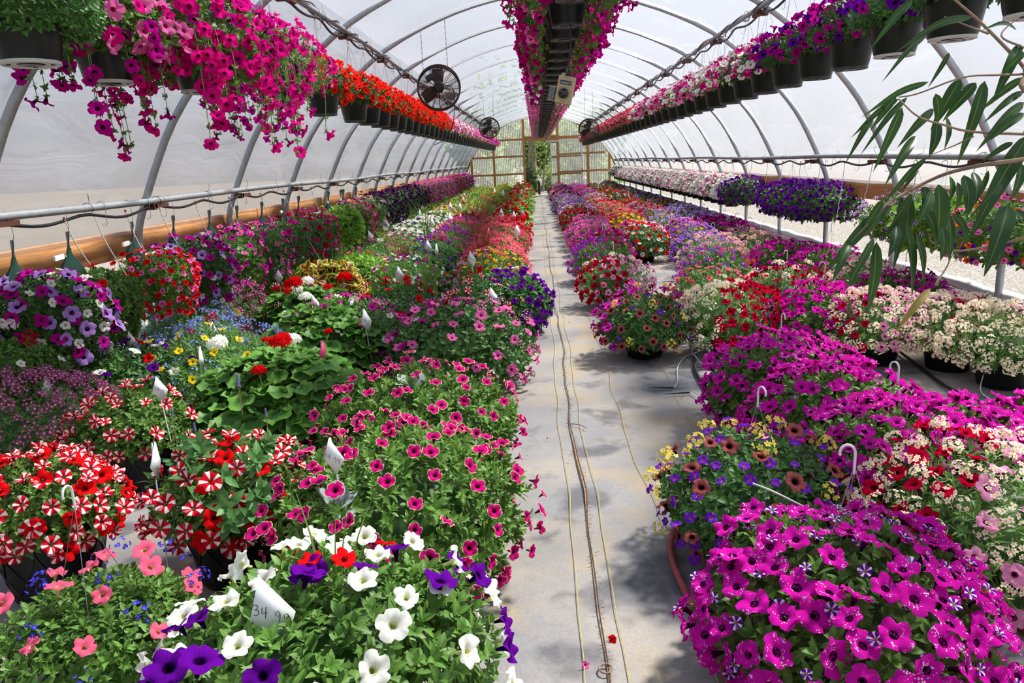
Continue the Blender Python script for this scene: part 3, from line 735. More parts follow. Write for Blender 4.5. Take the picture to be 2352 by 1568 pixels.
def plant(name, label, cat, loc, pot, Rr, H, L, leaf, mixes, dens=150, level=2, group=None, hanger=None, hooky='hook_white', extra=None, rz=None, scale=1.0, trail=0.0, lift=0.0, sides=False, avoid=None):
    """mixes: (flower, count[, azimuth centre, width[, size]]); level 2 = every flower its own part, 1 = one mesh of detailed blooms, 0 = simple blooms"""
    CNT[0] += 1; var = CNT[0] % 5
    root = thing(name, label, cat, loc, group)
    root.scale = (scale,)*3
    if pot:
        po = obj('pot', POT[pot], root); ph = POTH[pot]
    else: ph = 0.0
    ph += lift
    fo = obj('foliage', foliage_mesh(leaf, dens, H/Rr, L/Rr, var if level else var % 3, sides), root, (0, 0, ph))
    fo.scale = (Rr/UNIT[0],)*3
    for mx in mixes:
        key, n = mx[0], mx[1]; azc, azw = (mx[2], mx[3]) if len(mx) > 3 else (None, 360); size = mx[4] if len(mx) > 4 else 1.0
        kind, mat = FL[key]; hgt = .0 if kind in ('pet', 'petm', 'cal') else .015
        if level == 2:
            q = np.random.default_rng(CNT[0]*7+n); ts = TF[kind][0]
            if n > 100:
                b = obj('blooms', bloom_mesh(kind, mat, n-100, Rr, H+hgt, L, azc, azw, var, True, size), root, (0, 0, ph)); b['kind'] = 'stuff'; n = 100
            p, nn, A, S = dome_pts(n, (Rr*1.03+hgt)/1, H*1.05+hgt, L, .07, var, azc, azw, q=q); k = len(p)
            M = frames(orient(nn, k, q, trail), norm(q.normal(size=(k, 3)))); p = p+nn*q.uniform(.012, .045, (k, 1))
            for i in range(k):
                if avoid is not None:
                    w = np.array(loc)+p[i]+[0, 0, ph]-avoid; c_ = np.array([0, 0, EYE])-avoid; t_ = np.dot(w, c_)/np.dot(c_, c_)
                    if t_ > -.02 and np.linalg.norm(w-c_*t_) < .085: continue
                f = bpy.data.objects.new('flower' if kind not in ('nem', 'lob', 'ver', 'ger') else 'flower_cluster', flower_mesh(kind, int(q.integers(len(ts))), mat)); COL.objects.link(f); f.parent = root
                s = q.uniform(.85, 1.15)*size; m4 = Matrix.Identity(4)
                m4 = Matrix(((M[i] * s).tolist())).to_4x4(); m4.translation = Vector(p[i])+Vector((0, 0, ph)); f.matrix_local = m4
        else:
            n = int(n*1.55); me = bloom_mesh(kind, mat, n, Rr, H+hgt, L, azc, azw, var if level else var % 3, level == 1, size, trail=trail)
            b = obj('blooms', me, root, (0, 0, ph)); b['kind'] = 'stuff'
    if hanger:
        key = (hanger, ph, hooky)
        if key not in HANG: HANG[key] = hanger_mesh(hanger, ph, hook=hooky)
        h = obj('hanger', HANG[key], root); h.rotation_euler = (0, 0, rng.uniform(0, 6.28))
    return root

# ================================================================ THE HOUSE
XC, YE, NH = 0.19, 34.0, 15                      # middle of the house, end wall
HOOP_Y = [7.66+1.8*k for k in range(-4, 15)]
PROF = [(3.36, 0.0), (3.36, .6), (3.36, 1.02), (3.33, 1.2), (3.26, 1.36), (3.12, 1.65), (2.95, 1.95), (2.70, 2.26), (2.37, 2.58), (1.97, 2.88), (1.5, 3.12), (1.0, 3.30), (.5, 3.41), (0, 3.45)]
PROF = np.array(PROF)
FULL = np.concatenate([PROF, (PROF*[-1, 1])[-2::-1]])          # right foot over the top to left foot
def spline(pts, n):
    p = np.asarray(pts, float); p = np.vstack([2*p[0]-p[1], p, 2*p[-1]-p[-2]]); out = []
    m = len(p)-3
    for i in range(n):
        u = i/(n-1)*m; k = min(int(u), m-1); t = u-k; a, b, c, d = p[k:k+4]
        out.append(.5*((2*b)+(-a+c)*t+(2*a-5*b+4*c-d)*t*t+(-a+3*b-3*c+d)*t**3))
    return np.array(out)
HP = spline(FULL, 61)
# ground outside, ground cloth inside
b = MB(); n = 40; gx = np.linspace(-1, 1, n)
GX = np.sign(gx)*np.abs(gx)**1.6*120; V = [(x, y+20, -.03) for y in GX for x in GX]
F = [(j*n+i, j*n+i+1, (j+1)*n+i+1, (j+1)*n+i) for j in range(n-1) for i in range(n-1)]
g = struct(b.raw(V, [np.array(F)], 'gravel').build('ground', smooth=False))
b = MB(); n1, n2 = 60, 160; q = np.random.default_rng(5)
xs = np.linspace(XC-3.42, XC+3.42, n1); ys = np.linspace(-1.2, YE+.1, n2); V = []
for y in ys:
    for x in xs: V.append((x, y, .004*math.sin(5*x+2*math.sin(3*y))+.004*math.sin(7*y+4*x)-.006))
F = [(j*n1+i, j*n1+i+1, (j+1)*n1+i+1, (j+1)*n1+i) for j in range(n2-1) for i in range(n1-1)]
floor = struct(b.raw(V, [np.array(F)], 'ground_cloth').build('floor'))
plain('thread', '#C2AC62', .7); plain('seam_dirt', '#5A4630', .9, noise=.4, nscale=80); plain('seam_gap', '#9A7650', .9, noise=.4, nscale=60)
def wig(x0, y0, y1, amp, step=.12, ph=0.):
    ys = np.arange(y0, y1, step); return np.stack([x0+amp*(np.sin(ys*1.9+ph)*.5+np.sin(ys*4.7+ph*2)*.3+np.sin(ys*9.3+ph)*.15), ys, np.full_like(ys, .006)], 1)
b = MB()
for x0, am, ph in ((-.30, .02, 1.), (.085, .02, 2.), (.215, .02, 2.3), (.47, .03, 3.), (.86, .03, 4.), (1.25, .03, 5.), (1.66, .03, 0.), (2.05, .03, 1.5), (2.45, .03, 2.5)):
    b.tube(wig(x0, 1.0, 33.5, am, .12, ph), .0016, 'thread', 4)
t_ = b.build('trim_1', floor); t_['kind'] = 'structure'
# the open overlap of two widths of cloth, soil showing in the gap
b = MB(); c = wig(.155, 1.0, 33.5, .022, .05, 2.2); w = .002+.012*np.clip(np.sin(c[:, 1]*1.9+.6), 0, 1)*np.clip((4.5-c[:, 1])/3, .1, 1)
V = np.concatenate([c-np.stack([w, 0*w, -.001+0*w], 1), c+np.stack([w, 0*w, .001+0*w], 1)]); k = len(c)
F = np.array([(i, k+i, k+i+1, i+1) for i in range(k-1)]); b.raw(V, [F], 'seam_gap')
b.tube(c+np.stack([w, 0*w, .002+0*w], 1), .0022, 'seam_dirt', 4)
for i in range(0, 260):
    y = 1.0+i*.02+rng.uniform(0, .02)
    if y < 6: x = np.interp(y, c[:, 1], c[:, 0])+rng.uniform(-.015, .02); b.tube([(x-.006, y, .010), (x+rng.uniform(.0, .014), y+rng.uniform(-.004, .01), .012)], .0011, 'seam_dirt', 3)
t_ = b.build('trim_2', floor); t_['kind'] = 'structure'

# clear film in three lengths, drawn tight over the hoops and a little slack between
def film_part(name, i0, i1):
    prof = HP[i0:i1+1]; d = np.gradient(prof, axis=0); nn = norm(np.stack([d[:, 1], -d[:, 0]], 1)); ysx = []
    ys = [-1.3]
    for a, c in zip([HOOP_Y[0]-1.8]+HOOP_Y, HOOP_Y+[YE]):
        for t in np.linspace(0, 1, 9)[1:]: ys.append(a+(c-a)*t)
    ys = np.array([y for y in ys if y > -1.25 and y <= YE]); V = []
    for y in ys:
        j = (y-HOOP_Y[0])/1.8; fr = j-math.floor(j); bil = math.sin(math.pi*fr)**.38
        for k, (u, z) in enumerate(prof):
            w = .010*math.sin(9*z+3.1*y+math.sin(2.3*y))*math.sin(math.pi*fr)
            side = min(max((z-1.42)/.35, 0.42), 1); pur = 1-.75*math.exp(-((abs(u)-1.98)/.22)**2)
            o = .034-.125*bil*side*pur+w; V.append((XC+u+nn[k, 0]*o, y, z+nn[k, 1]*o))
    m = len(prof); F = [(a*m+k, a*m+k+1, (a+1)*m+k+1, (a+1)*m+k) for a in range(len(ys)-1) for k in range(m-1)]
    return struct(MB().raw(V, [np.array(F)], 'film').build(name))
# index where the sheet starts, just above the hip board
ih = int(np.argmax(HP[:, 1] > 1.08)); ip = int(np.argmax((HP[:, 1] > 2.9)))
film_part('wall_right', ih, ip); film_part('ceiling', ip, 60-ip); film_part('wall_left', 60-ip, 60-ih)
# hoops
hg = 'bent steel hoops of the house'
for i, y in enumerate(HOOP_Y):
    b = MB(); b.tube([(XC+u, y, z) for u, z in HP], .0285, 'steel', 10)
    o = b.build('hoop')
    tag(o, f'bent galvanised steel hoop holding up the film, {ordinal(len(HOOP_Y)-i)} from the end wall', 'greenhouse hoop', hg)
# hip boards, base boards, rolled curtain film
for sd, s in (('left', -1), ('right', 1)):
    b = MB(); x = XC+s*3.42
    for y0 in np.arange(-1.2, YE-.1, 4.9):
        y1 = min(y0+4.88, YE-.02); b.box((x, (y0+y1)/2, 1.06), (.04, y1-y0, .2), 'wood', bev=.004)
        for yy in np.arange(y0+.15, y1, .6):
            for zz in (1.02, 1.11): b.tube([(x-s*.02, yy, zz), (x-s*.024, yy, zz)], .006, 'steel', 6)
    o = b.build('trim_3' if s < 0 else 'trim_4'); struct(o)
    b = MB()
    for y0 in np.arange(-1.2, YE-.1, 4.9):
        y1 = min(y0+4.88, YE-.02); b.box((x, (y0+y1)/2, .14), (.04, y1-y0, .28), 'wood', bev=.004)
    struct(b.build('baseboard_'+sd))
    b = MB()
    ys = np.arange(-1.2, YE-.05, .15)
    b.tube([(x, y, .335+.006*math.sin(7*y)) for y in ys], .05+.006*np.sin(ys*11), 'film_roll', 12)
    b.tube([(x-s*.05, y, .27+.01*math.sin(3*y)) for y in ys], .025, 'film_roll', 8)
    tag(b.build('rolled_curtain'), f'white side curtain film rolled down along the {sd} base board', 'rolled curtain')
# pipes running the length of the house, each with hoses tied along it
def sagline(x, z, y0, y1, amp, ph, off=(0, 0), step=.1):
    ys = np.arange(y0, y1, step); f = (ys-HOOP_Y[0])/.9
    return np.stack([x+off[0]+.008*np.sin(ys*5+ph), ys, z+off[1]-amp*np.abs(np.sin(math.pi*f))**1.5+.006*np.sin(ys*3.3+ph)], 1)
def cable_tie(par, x, y, z, r, tail):
    b = MB(); b.tube([(x+r*math.cos(a), y, z+r*math.sin(a)) for a in np.linspace(0, 2*math.pi, 13)], .002, 'tie_black', 4)
    s = rng.choice([-1, 1]); l = rng.uniform(.05, .1)
    b.tube([(x+r*.5, y, z+r), (x+r*.5+.2*l*s, y+.02, z+r+l*.5*tail), (x+r*.5+.1*l*s, y+.01, z+r+l*tail)], .0018, 'tie_black', 4)
    return b.build('cable_tie', par)
RAILS = {}
for key, x, z, lab in (('ll', XC-3.20, 1.385, 'galvanised steel rail along the grey film wall over the price-tagged bed'),
                       ('lr', XC+3.17, 1.415, 'galvanised steel rail along the right wall above the white and purple baskets'),
                       ('ul', XC-1.98, 2.84, 'overhead steel pipe wound with cables above the left row of hanging baskets'),
                       ('ur', XC+1.98, 2.84, 'overhead steel pipe wound with cables above the right row of hanging baskets')):
    root = thing('pipe_rail', lab, 'pipe rail', (0, 0, 0)); RAILS[key] = (x, z)
    ys = np.arange(-.8, YE-.3, .3)
    b = MB(); b.tube(np.stack([0*ys+x, ys, z+.01*np.sin(ys*.9)], 1), .0235, 'pipe_steel', 12); b.build('pipe', root)
    b = MB(); b.tube(sagline(x, z, -.6, YE-.4, .045, 0, (.0, -.045)), .0105, 'hose_black', 8); b.build('hose', root)
    if key[0] == 'u':
        for k in range(2):
            ys = np.arange(-.6, YE-.4, .08); a = ys*(4+k)+k*2
            b = MB(); b.tube(np.stack([x+.033*np.cos(a), ys, z+.036*np.sin(a)], 1), .006, 'hose_black' if k else 'tie_black', 6); b.build('cable', root)
    for i, y in enumerate(np.arange(2.2, YE-1, .93)):
        if y < 24: cable_tie(root, x, y, z-.012, .038, 1 if i % 4 else -1)
    for i, y in enumerate(HOOP_Y):
        if y < 1.5: continue
        b = MB(); b.box((x, y+.10, z-.046), (.05, .22, .03), 'rust'); b.box((x-.02*np.sign(x-XC)*-1, y, z-.05), (.09, .05, .05), 'rust'); b.build('bracket', root)

# ---------------------------------------------------------------- end wall
wall = bpy.data.objects.new('wall_back', None); COL.objects.link(wall); wall['kind'] = 'structure'
def zroof(x): return float(np.interp(abs(x-XC), PROF[::-1, 0], PROF[::-1, 1]))
def corrug(name, x0, x1, ztop, z0=0.0, y=YE+.06, par=None):
    xs = np.linspace(x0, x1, max(int((x1-x0)/.0127), 8)); V = []
    for x in xs:
        zt = ztop(x) if callable(ztop) else ztop; V += [(x, y+.009*math.sin(x*2*math.pi/.076), z0), (x, y+.009*math.sin(x*2*math.pi/.076), (z0+zt)/2), (x, y+.009*math.sin(x*2*math.pi/.076), zt)]
    F = []
    for i in range(len(xs)-1):
        for k in (0, 1): F.append((i*3+k, i*3+k+1, i*3+k+4, i*3+k+3))
    return struct(MB().raw(V, [np.array(F)], 'clear_panel').build(name, par))
DX0, DX1, DZ = -.46, .62, 2.33
corrug('glazing', XC-3.34, DX0-.05, zroof, par=wall); corrug('glazing', DX1+.03, XC+3.34, zroof, par=wall)
corrug('glazing', DX0-.05, DX1+.03, zroof, z0=DZ+.1, par=wall)
def timber(name, c, d, m='wood', par=wall): return MB().box(c, d, m, bev=.004).build(name, par)
for x in (-1.86, -.52, .98, 2.28, -2.86, 3.22):
    zt = zroof(x)-.06; timber('post', (x, YE, zt/2), (.105, .09, zt))
px = [-3.0, -1.86, -.52, .98, 2.28, 3.45]
for z, segs in ((2.43, ((-1.86, -.52), (.98, 2.28))), (1.72, ((-3.0, -1.86), (-1.86, -.52), (.98, 2.28), (2.28, 3.1))), (.96, ((-3.1, -1.86), (-1.86, -.52), (.98, 2.28), (2.28, 3.3)))):
    for a, c in segs: timber('girt', ((a+c)/2, YE, z), (c-a-.105, .045, .13 if z > 2 and a > 0 else .085))
timber('lintel', (.23, YE-.02, 2.43), (1.4, .05, .2)); timber('lintel', (.23, YE-.05, 2.52), (1.4, .05, .06))
timber('girt', (.8, YE, 2.26), (.3, .05, .1)); timber('girt', (.8, YE, 1.60), (.28, .045, .08)); timber('girt', (.8, YE, .86), (.28, .045, .08))
timber('post', (-.13, YE, 2.72), (.07, .05, .5))
for s in (-1, 1):      # curved edge of the gable
    b = MB()
    for i in range(ih+1, 30):
        a, c = HP[i], HP[i+1]
        if a[1] > 1.2: b.tube([(XC+s*a[0]*.985, YE-.01, a[1]-.05), (XC+s*c[0]*.985, YE-.01, c[1]-.05)], .035, 'wood_dark', 4)
    b.build('gable_rib', wall, smooth=False)
# the sliding door, pushed open to the right
door = thing('door_1', 'clear corrugated sliding door in a white frame pushed open at the end wall', 'door'); struct(door)
del door['category']
b = MB(); yd = YE-.12
for x in (.66, 2.02): b.box((x, yd, 1.16), (.05, .04, 2.3), 'door_frame', bev=.004)
b.box((1.34, yd, .03), (1.36, .04, .05), 'door_frame'); b.box((1.34, yd, 2.29), (1.36, .04, .05), 'door_frame'); b.build('door_frame', door)
for z in (1.63, .88): timber('door_rail', (1.34, yd, z), (1.3, .03, .07), par=door)
corrug('door_panel', .69, 2.0, 2.27, .05, yd-.02, door)
b = MB(); b.box((2.02, yd-.035, 1.0), (.03, .03, .14), 'stake_black', bev=.005); b.build('door_handle', door)
b = MB(); b.box((.1, 35.2, .26), (.1, .1, .6), 'stake_black', bev=.01); b.lathe([(.07, 0), (.03, .06), (.001, .07)], 'stake_black', 8, (.1, 35.2, .56))
tag(b.build('bollard'), 'short black post standing outside the open end door', 'post')

# ---------------------------------------------------------------- trees outside the end wall
def tree(name, label, x, y, h, r, mat, trunk=.16, nl=900, low=.25, lean=0., leaf=.16, group=None, seed=1):
    q = np.random.default_rng(seed); root = thing(name, label, 'tree', (x, y, -.03), group); b = MB()
    p = [(lean*h*t*t+.12*math.sin(4*t+seed), .1*math.sin(3*t+seed*2), h*.8*t) for t in np.linspace(0, 1, 9)]
    b.tube(p, trunk*np.linspace(1.15, .25, 9), 'bark', 9); b.build('trunk', root)
    tips = []
    for k in range(9):
        t = q.uniform(.3, .9); s = np.array(p[int(t*8)]); a = q.uniform(0, 6.28); L = r*q.uniform(.5, 1.0)
        e = s+np.array([math.cos(a)*L, math.sin(a)*L, L*q.uniform(.2, .8)]); m_ = (s+e)/2+[0, 0, .1*L]
        bb = MB(); bb.tube(spline([s, m_, e], 7), trunk*.35*np.linspace(1, .2, 7), 'bark', 6); bb.build('branch', root); tips += [e, m_]
    tips = np.array(tips+[p[-1], p[-2]]); c = tips[q.integers(len(tips), size=nl)]+q.normal(0, r*.28, (nl, 3)); c[:, 2] = np.maximum(c[:, 2], h*low*q.uniform(.6, 1.2, nl))
    M = frames(norm(q.normal(size=(nl, 3))+[0, 0, .6]), norm(q.normal(size=(nl, 3)))); sm = SM(); sm.add(scat(t_sprig(leaf, leaf*.5, 5, 2), M, c, q.uniform(.7, 1.4, nl)), mat)
    f = obj('foliage', sm.mesh('foliage'), root); return root
def bushm(name, label, x, y, h, r, mat, nl, seed, leaf=.1):
    q = np.random.default_rng(seed); root = thing(name, label, 'shrub', (x, y, -.03))
    b = MB()
    for k in range(5): a = k*1.3+seed; b.tube([(0, 0, 0), (.2*r*math.cos(a), .2*r*math.sin(a), h*.4), (.45*r*math.cos(a), .45*r*math.sin(a), h*.8)], [.03, .02, .008], 'bark', 6)
    b.build('stem', root); d = norm(q.normal(size=(nl, 3))); d[:, 2] = np.abs(d[:, 2])*1.0; c = d*np.array([r, r, h])*q.uniform(.45, 1, (nl, 1)); c[:, 2] = np.maximum(c[:, 2], .1)
    sm = SM(); sm.add(scat(t_sprig(leaf, leaf*.4, 6, 2), frames(norm(d+q.normal(0, .5, d.shape)), norm(q.normal(size=d.shape))), c, q.uniform(.7, 1.3, nl)), mat); obj('foliage', sm.mesh('foliage'), root)
tree('door_tree', 'thick grey trunk with spreading limbs framed by the open end door', -.1, 38.5, 7.0, 2.2, 'tree_leaf', .24, 700, .42, .02, .15, seed=4)
tree('slim_tree', 'slim pale trunk to the right of the big tree outside the door', .42, 38.2, 4.5, 1.2, 'tree_leaf', .05, 260, .2, .03, .12, seed=11)
bushm('evergreen_shrub', 'dark evergreen shrub at the foot of the big tree outside the door', -.28, 37.0, 1.5, .45, 'tree_leaf_dark', 700, 3, .1)
bushm('green_shrub', 'light green shrub outside the door beside the slim trunk', .75, 39.5, 1.4, .7, 'tree_leaf', 500, 5, .12)
tn = 0
for i, (x, y, h, r, m) in enumerate([(-3.0, 41, 4.6, 1.3, 'tree_leaf'), (-1.7, 43.5, 4.8, 1.5, 'tree_leaf_dark'), (2.4, 42, 4.7, 1.4, 'tree_leaf'), (3.7, 41.5, 4.4, 1.2, 'tree_leaf_dark'), (1.1, 46, 4.4, 1.3, 'tree_leaf'), (-.6, 47, 4.4, 1.4, 'tree_leaf'), (-2.6, 46, 4.8, 1.4, 'tree_leaf_dark'), (3.0, 45, 4.8, 1.4, 'tree_leaf')]):
    tree('woodland_tree', f'spring-green woodland tree seen blurred through the end wall, {ordinal(i+1)} of the belt', x, y, h, r, m, .12+.02*(i % 3), 900, .08, .01*(i % 3), .2, 'trees beyond the end wall', 20+i)
for i, (x, y) in enumerate([(-3.2, 38.6), (-1.8, 38.8), (2.2, 38.5), (3.6, 39)]):
    bushm('undergrowth_shrub', f'low green undergrowth shrub behind the end wall panels, {ordinal(i+1)} of the belt', x, y, 1.7+.2*(i % 3), 1.0, 'tree_leaf' if i % 2 else 'tree_leaf_dark', 420, 40+i, .16)

# ================================================================ THE LEFT, PRICE-TAGGED BED
def at(px, py, z=.42):
    p = P(px, py, z=z); return (float(p[0]), float(p[1]), 0.0)
PP, PT = 'potted_flowers', 'potted plant'
plant(PP, 'black patio pot of white and deep purple petunias, nearest the camera', PT, at(735, 1410, .44), 'patio', .42, .25, .16, 'pet',
      [('white', 84, None, 360, .95), ('purple', 20, 240, 90, 1.12), ('purple', 10, 20, 60, 1.05), ('purple', 5, 195, 60), ('purple', 3, 80, 60), ('red', 5, 85, 70), ('red', 2, 5, 30)], 330, avoid=P(622, 1400, z=.55))
plant(PP, 'basket of salmon petunias and blue lobelia with its wire hanger up, front left corner', PT, at(225, 1425, .24), 'basket', .30, .16, .10, 'pet',
      [('salmon', 26, None, 360, 1.05), ('deepblue', 24)], 300, hanger=.42)
plant(PP, 'patio pot of striped and plain red petunias cut by the left edge', PT, at(95, 1130, .40), 'patio', .27, .23, .04, 'pet', [('star', 90), ('red', 34, None, 360, 1.1)], 280)
plant(PP, 'patio pot of red and white striped petunias with its black side showing', PT, at(305, 950, .40), 'patio', .28, .23, .02, 'pet', [('star', 30, None, 360), ('star', 12, 240, 80)], 280)
o = plant(PP, 'patio pot of striped red petunias under tall sage leaves', PT, at(530, 1100, .40), 'patio', .30, .24, .04, 'pet', [('star', 62, None, 360, 1.05), ('red', 10, 300, 60, 1.25)], 260)
def extra_foliage(root, leaf, n, Rr, H, z, seed, part='sage_leaves', sc=1.0):
    q = np.random.default_rng(seed); mat, temps = LEAF[leaf]; a = q.uniform(0, 6.28, n); r = Rr*np.sqrt(q.uniform(0, 1, n)); p = np.stack([r*np.cos(a), r*np.sin(a), z+H*(1-(r/Rr)**2)*q.uniform(.7, 1.05, n)], 1)
    ax = norm(np.stack([p[:, 0], p[:, 1], 0*a+.45], 1)+q.normal(0, .2, (n, 3))); sm = SM(); ti = q.integers(0, len(temps), n)
    for i, T in enumerate(temps):
        w = ti == i
        if w.any(): sm.add(scat(T, frames(ax[w], norm(q.normal(size=(w.sum(), 3)))), p[w], q.uniform(.85, 1.2, w.sum())*sc), mat)
    return obj(part, sm.mesh(part), root)
extra_foliage(o, 'sal', 40, .33, .26, .36, 5)
def spikes(root, pts):
    for (x, y, z, h) in pts:
        b = MB(); b.tube([(x, y, z-.12), (x, y, z)], .002, 'twig', 4); st = b.build('flower_stem', root)
        f = bpy.data.objects.new('flower_spike', flower_mesh('spk', 0, 'spike')); COL.objects.link(f); f.parent = st; f.location = (x, y, z); f.scale = (h/.05,)*3
spikes(o, [(.03, .12, .74, .05), (-.2, .02, .66, .03), (.18, -.02, .66, .03), (-.06, -.1, .64, .03)])
PIC = [('picotee', 175, None, 360, .85)]
o = plant(PP, 'mound of lime-edged magenta petunias around silver leaves, in front of its twin', PT, at(905, 1120, .40), 'patio', 0.46, .30, .22, 'cal', PIC, 420, avoid=P(766, 1046, z=.62))
def silver(root, pts):
    T = t_leaf(.095, .082, .2, .10, 6)
    for i, (x, y, z, az, el) in enumerate(pts):
        sm = SM(); V, Fs, U = xform(T, rz_(R(az)) @ rx(R(el)), (x, y, z)); sm.add((V, Fs, U, np.full((len(V), 2), .5)), 'leaf_silver'); obj('silver_leaf', sm.mesh('silver_leaf'), root)
silver(o, [(-.14, -.30, .47, 100, 60), (-.12, -.30, .47, 20, 55), (-.13, -.31, .47, -50, 25), (-.17, -.3, .46, 165, 35), (-.13, -.33, .46, -120, 10)])
plant(PP, 'mound of lime-edged magenta petunias behind its twin, beside the path', PT, at(955, 935, .40), 'patio', 0.48, .29, .20, 'cal', PIC, 420)
silver(bpy.data.objects[[k for k in bpy.data.objects.keys() if k.startswith(PP)][-1]], [(.0, -.1, .53, 60, 40), (.0, -.1, .53, 140, 25), (.02, -.1, .53, -20, 35)])
o = plant(PP, 'red geranium with broad scalloped leaves behind the striped petunias', PT, at(650, 880, .40), 'brown', 0.46, .30, .18, 'ger', [], 330)
def heads(root, key, pts):
    kind, mat = FL[key]
    for i, (x, y, z, s) in enumerate(pts):
        b = MB(); b.tube([(x*.5, y*.5, z-.2), (x*.9, y*.95, z-.07), (x, y, z-.01)], .003, 'grass_stem', 5); st = b.build('flower_stem', root)
        f = bpy.data.objects.new('flower_head', flower_mesh(kind, i % 3, mat)); COL.objects.link(f); f.parent = st; f.location = (x, y, z); f.scale = (s, s, s)
heads(o, 'geranium', [(.06, -.12, .66, 1.25), (.0, -.32, .56, .8), (.2, .3, .62, .5), (-.15, .22, .6, .5)])
heads(o, 'whitegeranium', [(-.33, -.02, .64, 1.2), (.05, .1, .62, 1.0)])
o = plant(PP, 'taller red and white geranium behind the broad-leaved geranium', PT, (-1.58, 5.25, 0), 'brown', .42, .34, .18, 'ger', [], 260, level=1)
heads(o, 'geranium', [(-.15, -.1, .78, 1.3), (.2, -.05, .80, 1.15), (.0, .2, .7, .7)]); heads(o, 'whitegeranium', [(-.05, -.2, .70, .9), (-.08, -.02, .78, 1.0)])
plant(PP, 'pot of rose and white nemesia by the left edge behind the striped petunias', PT, at(55, 950, .40), 'brown', 0.39, .28, .12, 'lob', [('nemrose', 300, None, 360, .85)], 260)
plant(PP, 'pot of white, purple and red petunias in front of the lavender hanging bag', PT, at(255, 850, .40), 'patio', 0.43, .26, .16, 'dark', [('white', 34), ('purple', 24), ('red', 14, None, 360, 1.1)], 260)
plant(PP, 'pot of pale blue lobelia and yellow trailing bells', PT, at(490, 815, .40), 'brown', 0.48, .30, .15, 'lob', [('blue', 170), ('calyellow', 36, 260, 150, 1.3), ('verbred', 3, 120, 60, 1.2)], 340)
plant(PP, 'pot of pale blue lobelia in front of the rose nemesia mound', PT, (-2.8, 5.75, 0), 'brown', .38, .28, .15, 'lob', [('blue', 150), ('paleyellow', 6), ('verbred', 4)], 280)
plant(PP, 'wide pot of pink and orchid petunias with white bells, left of its pair', PT, at(800, 745, .40), 'patio', 0.45, .28, .18, 'dark', [('pink', 40, None, 360, 1.1), ('magenta', 34, None, 360, 1.05), ('smallwhite', 18, None, 360, .85), ('brownpick', 18)], 280)
plant(PP, 'wide pot of pink petunias spilling over the path edge', PT, at(1060, 765, .40), 'patio', 0.50, .30, .22, 'dark', [('pink', 84, None, 360, 1.12), ('magenta', 26, 150, 150), ('brownpick', 26, 60, 200), ('smallwhite', 6, 150, 120, .8)], 320)
plant(PP, 'round mound of rose nemesia beside the red hanging bag', PT, at(480, 705, .40), 'brown', 0.43, .36, .1, 'lob', [('nemrose', 300, None, 360, .85)], 200)
plant(PP, 'pot of green leaves with red, white geranium and dark nemesia', PT, (-2.1, 6.5, 0), 'brown', .42, .30, .15, 'ger', [('whitegeranium', 3, 280, 100, .9), ('geranium', 3, 200, 120, .9), ('brownpick', 26)], 240, level=1)
o = plant(PP, 'lime-edged coleus with dark red hearts, tall among the flowers', PT, at(755, 668, .40), 'brown', 0.39, .40, .1, 'col', [], 84, level=1)
o = plant(PP, 'pot of striped and plain red petunias right of the coleus', PT, at(915, 690, .40), 'patio', 0.41, .26, .15, 'dark', [('star', 16), ('red', 26, None, 360, 1.15)], 240, level=1)
plant(PP, 'pot of deep purple, white and red petunias hanging over the path edge', PT, at(1150, 668, .40), 'patio', 0.43, .27, .22, 'sal', [('purple', 40, 330, 160), ('white', 10, 60, 120), ('red', 10, 150, 120)], 220, level=1)
plant(PP, 'small red striped petunia pot below the purple petunias at the path', PT, (-.52, 6.35, 0), 'brown', .30, .30, .12, 'dark', [('star', 26)], 160, level=1)
